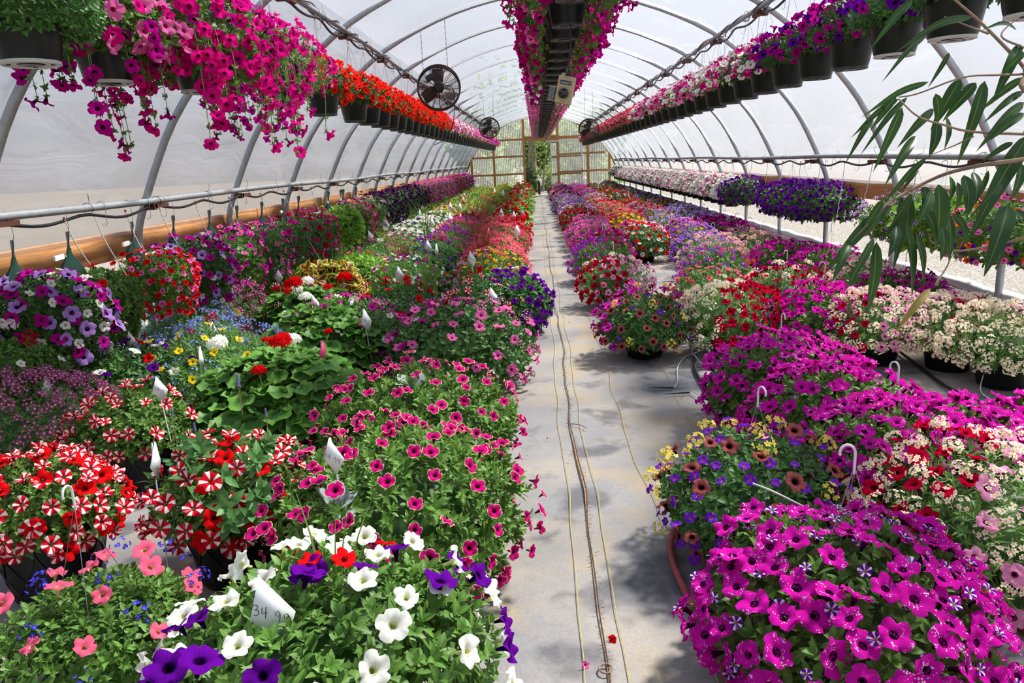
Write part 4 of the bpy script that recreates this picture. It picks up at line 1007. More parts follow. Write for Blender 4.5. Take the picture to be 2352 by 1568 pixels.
# the rest of the bed, four columns deep
COLN = ['path-side', 'second', 'third', 'wall-side']
ZL = {  # column: list of (until Y, [(what it looks like, leaf, mixes, pot)])
 0: [(8.3, [('yellow, orange and pink bells', 'cal', [('calyellow', 40, 330, 200, 1.2), ('calorange', 20), ('lilacpink', 20, 180, 180, .8)])]),
     (9.0, [('violet bells and white flowers', 'cal', [('calpurple', 40), ('calwhite', 20), ('calscarlet', 16)])]),
     (11.8, [('dense coral petunias', 'pet', [('coral', 90), ('pinkgeranium', 4)])]),
     (13.6, [('coral verbena and crimson verbena', 'pet', [('verbcoral', 50), ('verbred', 26, 330, 120)])]),
     (17., [('red geraniums', 'ger', [('geranium', 14), ('impwhite', 8)]), ('red and white impatiens', 'ger', [('impred', 40), ('impwhite', 20)])]),
     (40., [('coral and white impatiens', 'ger', [('impatiens', 34), ('impwhite', 12)]), ('red geraniums', 'ger', [('geranium', 12)]), ('pink and red impatiens', 'ger', [('imppink', 34), ('impred', 16)]), ('orange and red flowers', 'pet', [('verborange', 12), ('verbred', 12)])])],
 1: [(8.4, [('small white and magenta bells', 'cal', [('calwhite', 44), ('calmagenta', 26)])]),
     (9.8, [('purple bells over green leaves', 'sal', [('calpurple', 30), ('verbena', 8), ('calorange', 8)])]),
     (12., [('loose pink bells over green leaves', 'cal', [('picotee', 26, None, 360, .8), ('calpink', 20)]), ('orchid pink bells', 'cal', [('calmagenta', 44), ('whitegeranium', 2)])]),
     (14.5, [('purple verbena', 'pet', [('verbena', 30), ('verbpink', 20)]), ('coral verbena', 'pet', [('verbcoral', 40)])]),
     (16.6, [('scarlet flowers over dark begonia leaves', 'beg', [('impatiens', 22, None, 360, 1.4)])]),
     (40., [('red and orange impatiens', 'ger', [('impatiens', 26), ('impred', 14)]), ('yellow flowers', 'lime', [('paleyellow', 20), ('verborange', 8)]), ('pink impatiens', 'ger', [('imppink', 36)]), ('green leaves and red blooms', 'lime', [('verborange', 8), ('impred', 20)])])],
 2: [(9.5, [('magenta picotee bells over green leaves', 'cal', [('picotee', 24, None, 360, .8), ('calpink', 8)]), ('green leaves and orange lantana', 'lime', [('verborange', 10), ('calpink', 10)])]),
     (12.4, [('loose magenta bells over lime leaves', 'cal', [('calmagenta', 26)]), ('green geranium leaves', 'ger', [('whitegeranium', 3)])]),
     (16., [('white and purple petunias', 'pet', [('white', 34), ('purple', 14)]), ('white petunias', 'pet', [('white', 48)])]),
     (19., [('yellow and violet nemesia', 'lob', [('paleyellow', 30), ('verbena', 12)])]),
     (40., [('white impatiens', 'lime', [('impwhite', 50)]), ('coral impatiens', 'ger', [('impatiens', 40)]), ('red impatiens', 'lime', [('impred', 34), ('impwhite', 8)])])],
 3: [(9.0, [('orange and coral lantana', 'lime', [('verborange', 12), ('calpink', 12), ('calpurple', 6)])]),
     (12.5, [('plain green leaves with pink bells', 'lime', [('calpink', 18), ('calmagenta', 8)]), ('green leaves', 'pet', [('calwhite', 10)])]),
     (16., [('white petunias and green leaves', 'pet', [('white', 22)])]),
     (40., [('white impatiens', 'lime', [('impwhite', 44)]), ('yellow nemesia', 'lob', [('paleyellow', 24), ('calpink', 8)]), ('pale green leaves and white flowers', 'lime', [('impwhite', 26), ('imppink', 8)])])]}
def fill(bed, cols, ZONES, pot, coln, cat, name, grp):
    for c, (x, y0, sp) in enumerate(cols):
        y = y0; k = 0
        while y < YE-1.2:
            k += 1; q = random.Random(c*1000+k); zone = next(z for z in ZONES[c] if y < z[0])[1]; what, leaf, mixes = zone[k % len(zone)]
            lv = 1 if y < 9.5 else 0; rr = .39*q.uniform(.9, 1.1)
            d = 170 if y < 9.5 else (95 if y < 15 else 44)
            r = plant(name, f'{what} in the {bed} bed, {coln[c]} column, {ordinal(k)} of the pots rising towards the end wall', cat, (x+q.uniform(-.06, .06), y, 0), pot, rr, .27*q.uniform(.85, 1.2), .16, leaf,
                  [(m[0], int(m[1]*(1.25 if y > 12 else 1.1)))+tuple(m[2:]) for m in mixes], d, level=lv, hanger=(.36 if pot == 'basket' and q.random() < .6 and y < 24 else None))
            r['label'] = f'{what} in the {bed} bed, {coln[c]} column, {ordinal(k)} pot of its fill'
            LAB.append((r, what, bed, coln[c], k, y))
            y += sp*(1.0 if y < 18 else 1.12)
LAB = []
fill('price-tagged', [(-.62, 8.25, .82), (-1.42, 8.0, .82), (-2.18, 9.05, .84), (-2.78, 7.95, .84)], ZL, 'brown', COLN, PT, PP, None)
# reddish grasses and green blades standing up out of the left bed
def grass(x, y, z, h, mat, n, label, seed, w=.004, spread=.5):
    q = np.random.default_rng(seed); root = thing('ornamental_grass', label, 'grass', (x, y, 0)); T = t_leaf(1.0, w*2/h, .35, .2, 5, 'blade')
    a = q.uniform(0, 6.28, n); el = R(90)-q.uniform(.02, spread, n); d = np.stack([np.cos(a)*np.cos(el), np.sin(a)*np.cos(el), np.sin(el)], 1); nn = norm(np.cross(d, np.cross(np.array([0, 0, 1.]), d)))
    sm = SM(); sm.add(scat(T, frames(nn, d), np.stack([.05*np.cos(a), .05*np.sin(a), 0*a+z], 1), q.uniform(.6, 1.0, n)*h), mat); obj('blades', sm.mesh('blades'), root)
    b = MB(); b.lathe([(.05, 0), (.07, z*.9), (.02, z)], 'grass_stem', 8); b.build('crown', root)
    return root
p = at(1090, 600, .5); grass(p[0], 9.6, .35, .75, 'grass_red', 90, 'red-brown grass tuft in the middle of the coral petunias', 1)
grass(-.95, 11.3, .35, .8, 'grass_red', 90, 'red-brown grass tuft behind the coral petunias', 2); grass(-1.0, 14.2, .35, .8, 'grass_red', 80, 'red-brown grass tuft beside the red geraniums', 3)
grass(-1.75, 9.4, .35, .55, 'grass_red', 60, 'low red-brown grass tuft between the pink bells', 4); grass(-1.2, 19, .35, .8, 'grass_red', 70, 'far red-brown grass tuft among the impatiens', 6)
grass(-1.85, 12.4, .35, .7, 'grass_green', 26, 'green blades standing behind the loose pink bells', 5, .006, .3); grass(-.98, 6.6, .4, .55, 'grass_green', 24, 'green grass blades between the red and purple petunias', 8, .006, .35)
grass(-2.45, 14.6, .35, .7, 'grass_green', 24, 'green blades by the dark purple baskets', 9, .006, .4); grass(-1.98, 7.0, .4, .6, 'grass_green', 16, 'thin green blades beside the coleus', 10, .005, .4)
for i, (px, py, ln, tl) in enumerate(((715, 1290, .30, -.35), (740, 1300, .27, .02), (690, 1300, .2, -.25))):
    pass
p0 = at(725, 1330, .55); grass(p0[0]+.02, p0[1]+.05, .42, .42, 'grass_green', 5, 'few green spike leaves rising from the white petunias', 12, .006, .45)

# ================================================================ THE RIGHT BED, BASKETS STOOD ON THE FLOOR
BP, BC = 'flower_basket', 'flower basket'
NEM = lambda a=None, n=40: ('cream', n, a, 200) if a is not None else ('cream', n)
RB = [
 ('magenta speckled petunias with white-striped purple bells, front of the right bed', 1945, 1345, .34, .36, .25, .17, 'pet', [('sky', 100, 275, 200, 1.1), ('sky', 54, 95, 170, 1.05), ('bicolor', 90, None, 360, .85)], 300, 2, .47),
 ('brown petunias, violet bells and pale yellow nemesia beside the red hose', 1735, 1105, .36, .32, .26, .16, 'dark', [('brown', 34, 290, 300), ('violet', 100), ('paleyellow', 18, 110, 150), ('paleyellow', 8, 320, 120)], 300, 2, .42),
 ('magenta speckled petunias, nearest the path of the big magenta drift', 1790, 865, .40, .37, .30, .14, 'pet', [('sky', 180, None, 360, 1.0)], 260, 2, .40),
 ('magenta speckled petunias mixed with plain ones, middle of the magenta drift', 1915, 935, .40, .36, .28, .14, 'pet', [('sky', 100), ('magenta', 76, None, 360, 1.2), ('bicolor', 14, 200, 120, .8)], 260, 2, 0),
 ('magenta speckled petunias behind the cream nemesia, front of the magenta drift', 2050, 1040, .38, .36, .27, .14, 'pet', [('sky', 180, None, 360, .98)], 260, 2, .42),
 ('magenta speckled petunias in the magenta drift, nearest the black hose', 2205, 1030, .38, .33, .26, .14, 'pet', [('sky', 170, None, 360, .95)], 240, 2, 0),
 ('cream nemesia with crimson and lilac-pink petunias, cut by the right edge', 2270, 1150, .42, .38, .27, .16, 'lob', [('cream', 200, None, 360, .85), ('lilacpink', 50, 330, 190, 1.1), ('crimson', 50, 165, 120, 1.1)], 300, 2, 0),
 ('magenta speckled petunias right of the black hose at the frame edge', 2390, 1040, .36, .33, .26, .14, 'pet', [('sky', 150)], 220, 2, .4),
 ('cream nemesia and lilac-pink petunias in a tall showing black pot', 2015, 735, .45, .31, .27, .04, 'lob', [('cream', 170, None, 360, .85), ('lilacpink', 46, 310, 120, 1.0), ('crimson', 28, 185, 100), ('lilacpink', 8, 80, 90)], 260, 2, .40),
 ('cream nemesia, lilac and crimson petunias against the rolled curtain', 2185, 745, .42, .28, .26, .04, 'lob', [('cream', 170, None, 360, .85), ('lilacpink', 40, 60, 160, 1.05), ('crimson', 14, 290, 100, 1.05)], 240, 2, 0),
 ('cream nemesia with one lilac-pink corner beside the right frame edge', 2310, 775, .42, .29, .26, .04, 'lob', [('cream', 190, None, 360, .85), ('lilacpink', 34, 0, 140)], 240, 2, 0),
 ('plain violet-magenta petunias between crimson and cream baskets', 1890, 715, .42, .37, .27, .14, 'pet', [('magenta', 170, None, 360, 1.15)], 220, 2, .42),
 ('cream nemesia on one side and crimson petunias on the other', 1675, 715, .42, .37, .28, .14, 'lob', [('cream', 110, 150, 200, .85), ('crimson', 80, 330, 170, 1.1)], 260, 2, 0),
 ('crimson petunias under pink and cream flowers with a leaning white hook', 1805, 668, .42, .36, .29, .14, 'lob', [('crimson', 46, 250, 200), ('lilacpink', 14, 80, 200), ('cream', 26)], 220, 1, .4),
 ('loose coral-pink petunias over pale green leaves', 1635, 658, .40, .36, .25, .14, 'cal', [('coral', 40, None, 360, .95)], 200, 1, 0),
 ('purple and pink verbena behind the loose coral petunias', 1650, 615, .40, .36, .26, .12, 'pet', [('verbena', 26, 200, 200), ('verbpink', 26), ('verborange', 4, 340, 60)], 180, 1, .4),
 ('speckled magenta, pale yellow and brown flowers alone on the bare cloth', 1480, 728, .40, .33, .29, .10, 'dark', [('sky', 40, 120, 200), ('brown', 40, 280, 180, .95), ('paleyellow', 10, 260, 200), ('violet', 26)], 260, 2, .45),
 ('crimson and lilac-pink petunias at the path edge', 1410, 635, .42, .35, .26, .14, 'lob', [('crimson', 34, 220, 130, 1.05), ('lilacpink', 46, 330, 180), ('cream', 18, 90, 150)], 220, 1, .40),
 ('purple and magenta verbena reaching over the path', 1385, 590, .42, .38, .28, .14, 'pet', [('verbena', 30, 200, 150), ('verbpink', 44), ('verborange', 2)], 180, 1, .45),
 ('red and white petunias in a showing black pot', 1480, 552, .45, .36, .32, .10, 'dark', [('scarlet', 40, None, 360, .95), ('smallwhite', 40)], 200, 1, .35),
 ('cream nemesia with pink petunias in front, second row from the curtain', 1640, 578, .45, .36, .28, .12, 'lob', [('rosecream', 46), ('lilacpink', 36, 280, 170)], 180, 1, .4),
 ('rose-cream nemesia by the base board', 1745, 575, .42, .33, .27, .12, 'lob', [('rosecream', 44), ('lilacpink', 10)], 160, 1, 0),
 ('magenta petunias with the pot showing, nearest the base board', 1805, 590, .42, .36, .27, .12, 'pet', [('magenta', 70, None, 360, 1.0), ('sky', 20)], 170, 1, 0),
 ('magenta petunias against the base board, behind the willow-like leaves', 1905, 612, .42, .38, .27, .12, 'pet', [('magenta', 50), ('sky', 50)], 170, 1, .5),
 ('pink and cream mix half hidden by the long leaves', 1985, 650, .42, .34, .27, .12, 'lob', [('cream', 44), ('lilacpink', 26)], 160, 1, .4),
 ('magenta petunias behind the cream nemesia with the tall pot', 2075, 678, .40, .36, .26, .12, 'pet', [('sky', 56), ('magenta', 36)], 170, 1, .4),
 ('plain fuchsia petunias along the base board under the leaves', 1960, 640, .34, .32, .24, .12, 'pet', [('magenta', 70)], 150, 1, 0),
]
for i, (lab, px, py, z, rr, H, L, leaf, mixes, dens, lv, hg_) in enumerate(RB):
    if i == 26: continue
    plant(BP, 'floor basket of '+lab, BC, at(px, py, .31), 'basket', rr*1.1, H*1.05, L*.75, leaf, mixes, dens, level=lv, hanger=hg_ or None)
ZR = {
 0: [(11.2, [('fuchsia and crimson petunias with yellow bells', 'pet', [('fuchsia', 30), ('crimson', 24), ('calyellow', 12, 260, 120, 1.2)])]),
     (12., [('magenta petunias', 'pet', [('sky', 60), ('fuchsia', 20)])]), (14., [('pink petunias', 'pet', [('pink', 80), ('lilac', 12)])]),
     (17., [('crimson and maroon verbena', 'dark', [('maroon', 44), ('verbred', 16)]), ('red petunias', 'dark', [('crimson', 60)])]),
     (22., [('white-pink petunias', 'pet', [('lilacpink', 60), ('smallwhite', 20)]), ('lilac petunias', 'pet', [('lilac', 70)])]),
     (40., [('fuchsia petunias', 'pet', [('fuchsia', 60)]), ('lilac-pink petunias', 'pet', [('lilacpink', 70)]), ('purple petunias', 'pet', [('plum', 50), ('fuchsia', 20)])])],
 1: [(12.4, [('pink and fuchsia petunias', 'pet', [('pink', 50), ('fuchsia', 30)])]), (14., [('yellow and crimson bells', 'cal', [('yellow', 34, 250, 160), ('crimson', 30, 120, 200)])]),
     (18., [('coral-red verbena', 'pet', [('verbcoral', 44), ('verbred', 16)]), ('coral petunias', 'pet', [('coral', 80)])]), (22., [('scarlet petunias', 'pet', [('red', 70)]), ('lilac-pink petunias', 'pet', [('lilacpink', 80)])]),
     (40., [('magenta petunias', 'pet', [('magenta', 70)]), ('hot pink petunias', 'pet', [('hotpink', 60)]), ('lilac petunias', 'pet', [('lilac', 70)])])],
 2: [(11.4, [('lilac petunias with yellow bells', 'pet', [('lilac', 80), ('calyellow', 16, 240, 100, 1.3)]), ('lilac petunias', 'pet', [('lilac', 90)])]), (12.6, [('fuchsia and pink petunias', 'pet', [('fuchsia', 40), ('lilacpink', 34)])]),
     (15., [('lavender petunias with yellow bells', 'pet', [('calviolet', 60, None, 360, 1.5), ('calyellow', 20, None, 360, 1.2)])]), (19., [('lilac-pink petunias', 'pet', [('lilacpink', 60), ('fuchsia', 20)]), ('crimson petunias', 'pet', [('crimson', 60)])]),
     (40., [('red petunias', 'pet', [('red', 60)]), ('maroon petunias', 'dark', [('maroon', 60)]), ('purple and white petunias', 'pet', [('plum', 44), ('smallwhite', 16)])])],
 3: [(10.2, [('purple petunias with yellow bells', 'dark', [('plum', 40), ('fuchsia', 26), ('yellow', 12, 200, 120)])]), (11.2, [('dark petunias ringed in white', 'pet', [('ring', 60, None, 360, 1.1)])]), (13., [('fuchsia and plum petunias', 'pet', [('plum', 40), ('fuchsia', 40)])]),
     (16., [('violet petunias', 'pet', [('lavender', 50), ('lilac', 20)])]), (40., [('maroon petunias', 'dark', [('maroon', 60)]), ('plum and white petunias', 'pet', [('plum', 40), ('ring', 24)]), ('violet petunias', 'pet', [('plum', 30), ('lilac', 30)])])]}
fill('right', [(.90, 10.6, .78), (1.62, 12.0, .78), (2.28, 10.5, .78), (2.92, 10.6, .78)], ZR, 'basket', COLN, BC, BP, None)
for r, what, bed, cn, k, y in LAB:
    nth = ordinal(k); cn2 = {'second': 'second-column', 'third': 'third-column', 'path-side': 'path-side', 'wall-side': 'wall-side'}[cn]
    r['label'] = f'pot of {what}, {nth} in the {cn2} run of the {bed} bed'
    if len(r['label'].split()) > 16: r['label'] = f'{what}, {nth} in the {cn2} run of the {bed} bed'
    if bed == 'right' and k <= 9 and k % 2 == 0:
        pass

# ================================================================ HANGING BASKETS
HB, HC = 'hanging_basket', 'hanging basket'
PIPES = {}
def hang(key, y, zb, label, Rr, H, L, leaf, mixes, dens, level, group=None, pot='green', dx=0.0, trail=0.0, top=None, sides=False):
    x, zp = RAILS[key] if key in RAILS else (.25, 3.42)
    hh = (top or zp)-zb-.2-.10
    if key[0] == 'u' and y < 5.0: pot = 'greenw'
    return plant(HB, label, HC, (x+dx, y, zb), pot, Rr, H, L, leaf, mixes, dens, level, group, hanger=round(hh, 2), hooky='wire', trail=trail, sides=sides)
# left overhead row
hang('ul', 3.03, 2.00, 'overhead basket of mostly green leaves in the top left corner', .30, .22, .10, 'dark', [('hotpink', 5, 270, 120), ('fuchsia', 4, 200, 90)], 280, 2, dx=-.16)
o = hang('ul', 3.66, 1.99, 'overhead basket of pink petunias second from the top left corner', .32, .28, .08, 'pet', [('pink', 34, 20, 150, 1.35), ('hotpink', 44), ('fuchsia', 12, 240, 120)], 300, 2, trail=.3, dx=-.2); trails(o, 14, .30, .2, .42, 'fuchsia', 270, 200, 'dark', 3, .95, .12)
o = hang('ul', 4.25, 1.99, 'overhead basket trailing a wide mass of hot pink petunias', .40, .36, .12, 'cal', [('hotpink', 150, None, 360, 1.1), ('fuchsia', 50, None, 360, .9)], 260, 2, trail=.35, dx=-.02); trails(o, 46, .40, .16, .50, 'hotpink', 300, 260, 'cal', 4, 1.0, .26); trails(o, 16, .40, .2, .5, 'fuchsia', 270, 240, 'cal', 5, .9, .2)
o = hang('ul', 5.44, 2.00, 'overhead basket of hot pink petunias just before the red baskets', .36, .34, .12, 'lob', [('hotpink', 70), ('pink', 24, 0, 120, .8)], 260, 2, trail=.15); trails(o, 30, .33, .2, .42, 'fuchsia', 215, 170, 'cal', 6, .85, .24)
ys = [6.63, 7.75, 8.4]+list(np.arange(9.0, 32.8, .57)); nr = {}
for y in ys:
    if y < 14.6: nm, mix = 'scarlet petunias', [('scarlet', 50, None, 360, .95)]
    elif y < 24: nm, mix = 'pale pink petunias', [('pink', 46), ('smallwhite', 20, 90, 180)] if y < 19 else [('pink', 56), ('lilacpink', 20)]
    else: nm, mix = 'orchid magenta petunias', [('magenta', 50), ('lilacpink', 12)]
    nr[nm] = nr.get(nm, 0)+1
    hang('ul', y, 2.0, f'{ordinal(nr[nm])} basket of {nm} from the camera in the left overhead row', .27, .24, .02, 'dark' if y < 15 else 'pet', mix, 200 if y < 10 else (90 if y < 16 else 44), 1 if y < 12 else 0)
# right overhead row
ys = list(np.arange(2.75, 32.6, .615)); nr = {}
for i, y in enumerate(ys):
    if y < 4.6: nm, mix = 'purple petunias and dark leaves', [('purple', 14), ('fuchsia', 8)]
    elif y < 5.1: nm, mix = 'white and magenta petunias', [('white', 16, 220, 120, 1.1), ('fuchsia', 24), ('purple', 8)]
    elif y < 6.7: nm, mix = 'magenta and purple petunias', [('fuchsia', 36), ('purple', 12, 240, 150)]
    elif y < 7.9: nm, mix = 'white and pink petunias', [('white', 26, None, 360, .95), ('hotpink', 14), ('pink', 12)]
    elif y < 14.5: nm, mix = [('pink and white petunias', [('hotpink', 24), ('white', 14), ('pink', 14)]), ('white petunias', [('white', 40), ('pink', 8)]), ('pink and maroon petunias', [('pink', 34), ('maroon', 12)])][i % 3]
    elif y < 31.4: nm, mix = [('coral petunias', [('coral', 52), ('fuchsia', 12, 90, 150)]), ('coral and purple petunias', [('coral', 40), ('plum', 16, 90, 180)])][i % 2]
    else: nm, mix = 'white and coral petunias', [('smallwhite', 30), ('coral', 14)]
    nr[nm] = nr.get(nm, 0)+1
    hang('ur', y, 2.02, f'{ordinal(nr[nm])} basket of {nm} from the camera in the right overhead row', .255, .24, .02, 'dark' if y < 8 else 'pet', mix, 230 if y < 8 else (90 if y < 16 else 44), 2 if y < 6.7 else (1 if y < 12 else 0), dx=-.11)
# row under the ridge, seen from below
ys = [4.62]+list(np.arange(5.5, 32.6, .6)); nr = {}
for i, y in enumerate(ys):
    if y < 9.6: nm, mix = 'fuchsia and hot pink petunias', [('fuchsia', 16, 180, 110), ('hotpink', 16, 180, 110), ('pink', 6, 180, 110), ('fuchsia', 14, 0, 110), ('hotpink', 20, 0, 110)]
    elif y < 12.6: nm, mix = 'fuchsia and white petunias', [('fuchsia', 20, 180, 110), ('smallwhite', 10, 180, 110), ('hotpink', 24, 0, 110), ('smallwhite', 6, 0, 110)]
    else: nm, mix = 'trailing pink petunias', [('pink', 44, 180, 110), ('lilacpink', 10, 180, 110), ('pink', 50, 0, 110)]
    nr[nm] = nr.get(nm, 0)+1
    o = hang('ridge', y, 2.42, f'{ordinal(nr[nm])} basket of {nm} from the camera under the ridge', .33, .30, .24, 'pet', mix, 190 if y < 9 else (90 if y < 16 else 60), 1 if y < 12 else 0, trail=.3, sides=True)
    if y < 8: trails(o, 8, .30, .22, .26, 'hotpink', 180, 90, 'pet', int(y*9), .9, .14); trails(o, 8, .30, .22, .26, 'fuchsia', 0, 90, 'pet', int(y*7), .9, .14)
b = MB(); ysr = np.arange(-.6, YE-.2, .4); b.tube(np.stack([0*ysr+.25, ysr, 0*ysr+3.40], 1), .022, 'steel', 10); root = thing('pipe_rail', 'steel pipe under the ridge that carries the middle row of baskets', 'pipe rail'); b.build('pipe', root)
# right wall row
ys = list(np.arange(13.3, 32.6, .56)); nr = {}
for i, y in enumerate(ys):
    nm, mix = [('white petunias', [('white', 80, None, 360, 1.1)]), ('white and pink petunias', [('white', 50, None, 360, 1.1), ('hotpink', 8), ('pink', 30)]), ('pink-sided white petunias', [('white', 66, None, 360, 1.1), ('pink', 34, 240, 120)])][i % 3] if y < 29 else ('white and plum petunias', [('smallwhite', 34), ('plum', 24, 250, 180)])
    nr[nm] = nr.get(nm, 0)+1
    hang('lr', y, .60, f'{ordinal(nr[nm])} basket of {nm} from the camera on the right wall rail', .33, .28, .03, 'pet', mix, 100 if y < 18 else 44, 0)
for y, lab, mix, lf in ((12.4, 'first purple pair, half behind the other', [('purple', 130, None, 360, .72)], 'dark'), (10.2, 'first purple pair, the nearer one', [('purple', 140, None, 360, .72)], 'dark'),
                        (9.75, 'second purple pair, half behind the other', [('purple', 130, None, 360, .72)], 'dark'), (9.06, 'second purple pair, the nearer one', [('purple', 140, None, 360, .72)], 'dark'),
                        (6.9, 'burgundy and white bells behind the long leaves', [('bicolor', 80, None, 360, 1.1), ('calwhite', 10)], 'cal'), (6.4, 'burgundy bells and lime leaves behind the long leaves', [('bicolor', 70, None, 360, 1.1)], 'lime'),
                        (5.45, 'orange, pink and violet bells at the right frame edge', [('calorange', 26, None, 360, 1.2), ('calpink', 26, 180, 150, 1.3), ('calpurple', 26, 260, 150)], 'cal')):
    hang('lr', y, .68, f'basket on the right wall rail, {lab}', .43, .22, .16, lf, mix, 260, 1)
# left wall row: green cloth bags first, then pots
def lettering(txt, par, loc, size, mat, spin, name='lettering'):
    cu = bpy.data.curves.new(name, 'FONT'); cu.body = txt; cu.size = size; cu.align_x = 'CENTER'; cu.align_y = 'CENTER'; cu.extrude = .0003; cu.materials.append(MATS[mat])
    tmp = bpy.data.objects.new('tmp', cu); COL.objects.link(tmp); dg = bpy.context.evaluated_depsgraph_get(); dg.update()
    me = bpy.data.meshes.new_from_object(tmp.evaluated_get(dg)); bpy.data.objects.remove(tmp); bpy.data.curves.remove(cu)
    o = obj(name, me, par, loc); o.rotation_euler = (R(90), spin, 0); return o
def bag_mesh():
    b = MB(); V = []; F = []; prof = [(0.0, .10, .055), (.06, .115, .07), (.25, .115, .06), (.34, .09, .04), (.40, .05, .014), (.46, .036, .007), (.52, .040, .007), (.545, .028, .005)]; sg = 14
    for j, (z, a, c) in enumerate(prof):
        tw = R(50)*max(0, (z-.34)/.2)
        for i in range(sg):
            t = i*2*math.pi/sg; x, y = c*math.cos(t), a*math.sin(t); V.append((x*math.cos(tw)-y*math.sin(tw)+.012*math.sin(z*14), x*math.sin(tw)+y*math.cos(tw)+.012*math.sin(z*9), z))
    for j in range(len(prof)-1):
        for i in range(sg): F.append((j*sg+i, j*sg+(i+1) % sg, (j+1)*sg+(i+1) % sg, (j+1)*sg+i))
    b.raw(V, [np.array(F)], 'bag_green'); return b.mesh('bag')
BAG = bag_mesh()
b = MB(); b.tube([(.0, 0, .53), (.012, 0, .545), (.02, 0, .57), (.018, 0, .62), (.015, 0, .68), (0, 0, .705), (-.02, 0, .70)], .0018, 'wire', 5); BAGH = b.mesh('hook')
def hangbag(y, label, Rr, H, L, leaf, mixes, dens, level, dz=0.0, dx=.12, price=False):
    x, zp = RAILS['ll']; H = H*.85; root = plant('hanging_bag', label, 'hanging planter', (x, y, zp-.685), None, Rr, H, L, leaf, mixes, dens, level, lift=.12+dz)
    for ch in root.children: ch.location = ch.location+Vector((dx, 0, 0))
    obj('bag', BAG, root); obj('hook', BAGH, root)
    if price:
        b = MB(); b.box((.02, -.09, .40), (.016, .002, .012), 'tag_white'); b.box((.03, -.17, .40), (.012, .14, .03), 'tag_white', rz_(R(12))); b.build('price_tag', root); w_ = lettering('19.99', root, (.0375, -.185, .40), .024, 'ink', 0, 'price'); w_.rotation_euler = (R(90), 0, R(102))
    return root
hangbag(3.85, 'green hanging bag of white and dark red verbena cut by the left edge', .28, .2, .3, 'pet', [('verbred', 6, 290, 120, 1.6), ('verbwhite', 4, 300, 90, 1.6), ('calwhite', 14), ('lavender', 4)], 300, 2, dz=-.22)
hangbag(4.2, 'green hanging bag of lavender, magenta and white petunias', .31, .24, .26, 'dark', [('lavender', 44, 310, 240, 1.15), ('fuchsia', 50, 310, 240), ('calwhite', 36, 310, 240, 1.3)], 300, 2)
hangbag(4.72, 'green hanging bag of trailing leaves with few red petunias', .26, .2, .30, 'pet', [('calscarlet', 16, None, 360, 1.25)], 340, 2, price=True)
hangbag(5.5, 'green hanging bag of small red and pink bells', .27, .22, .26, 'cal', [('calscarlet', 90, 310, 240, 1.2), ('calpink', 44, 330, 150, 1.2)], 300, 2, price=True)
hangbag(6.15, 'green hanging bag of magenta, lilac and white petunias', .31, .26, .28, 'dark', [('fuchsia', 44, 310, 240), ('lavender', 30, 310, 240), ('calwhite', 34, None, 360, 1.2)], 260, 2)
for k, (y, lab, lf, mx) in enumerate((
    (6.85, 'pink bells, first of the wide pink group', 'cal', [('calpink', 40, None, 360, 1.4), ('calmagenta', 30, None, 360, 1.4)]), (7.5, 'pink and orchid bells, second of the wide pink group', 'dark', [('calpink', 44, None, 360, 1.4), ('calmagenta', 34, None, 360, 1.4)]),
    (8.2, 'sparse orchid bells, third of the wide pink group', 'dark', [('calmagenta', 34, None, 360, 1.3), ('hotpink', 8)]), (8.9, 'crimson petunias over the pink group', 'dark', [('crimson', 44), ('hotpink', 12)]),
    (9.5, 'dense hot pink bells', 'dark', [('hotpink', 60, None, 360, .8), ('calpink', 26)]), (11.75, 'hot pink petunias, next to the crimson ones', 'cal', [('hotpink', 50, None, 360, .75)]),
    (10.9, 'trailing lime leaves and ferny green', 'lime', [('paleyellow', 4)]), (11.6, 'lilac-pink bells on the sleeve', 'cal', [('calpink', 60), ('lilacpink', 16)]), (12.6, 'crimson petunias and cream nemesia', 'lob', [('crimson', 30, 240, 160), ('cream', 34), ('lilacpink', 10)]))):
    hangbag(y, 'green hanging bag of '+lab, .34, .26, .30, lf, mx, 210, 1, price=k in (3, 6, 7))
ys = list(np.arange(13.5, 32.4, .57)); nr = {}
for y in ys:
    if y < 19.0: nm, mix = 'dark plum petunias', [('plum', 74)]
    elif y < 25: nm, mix = 'clear pink petunias', [('pink', 80, None, 360, 1.05)]
    elif y < 26.6: nm, mix = 'violet-magenta petunias', [('magenta', 70)]
    elif y < 28.2: nm, mix = 'crimson and pink petunias', [('crimson', 50), ('pink', 20)]
    else: nm, mix = 'fuchsia and white petunias', [('fuchsia', 54), ('smallwhite', 14)]
    nr[nm] = nr.get(nm, 0)+1
    hang('ll', y, .56, f'{ordinal(nr[nm])} basket of {nm} from the camera on the left wall rail', .36, .32, .22, 'dark', mix, 100 if y < 19 else 44, 0)
for k in range(3):
    b = MB(); y = 14.9+k*1.3
    b.box((-2.55, y, .34), (.34, 1.2, .03), 'tray_white', bev=.005); b.box((-2.38, y, .37), (.02, 1.2, .08), 'tray_white')
    for e in (-.5, .5): b.box((-2.55, y+e, .17), (.04, .04, .34), 'tray_white')
    tag(b.build('tray_shelf'), f'low white tray shelf below the dark plum baskets, {ordinal(k+1)} from the camera', 'shelf', 'white tray shelves')

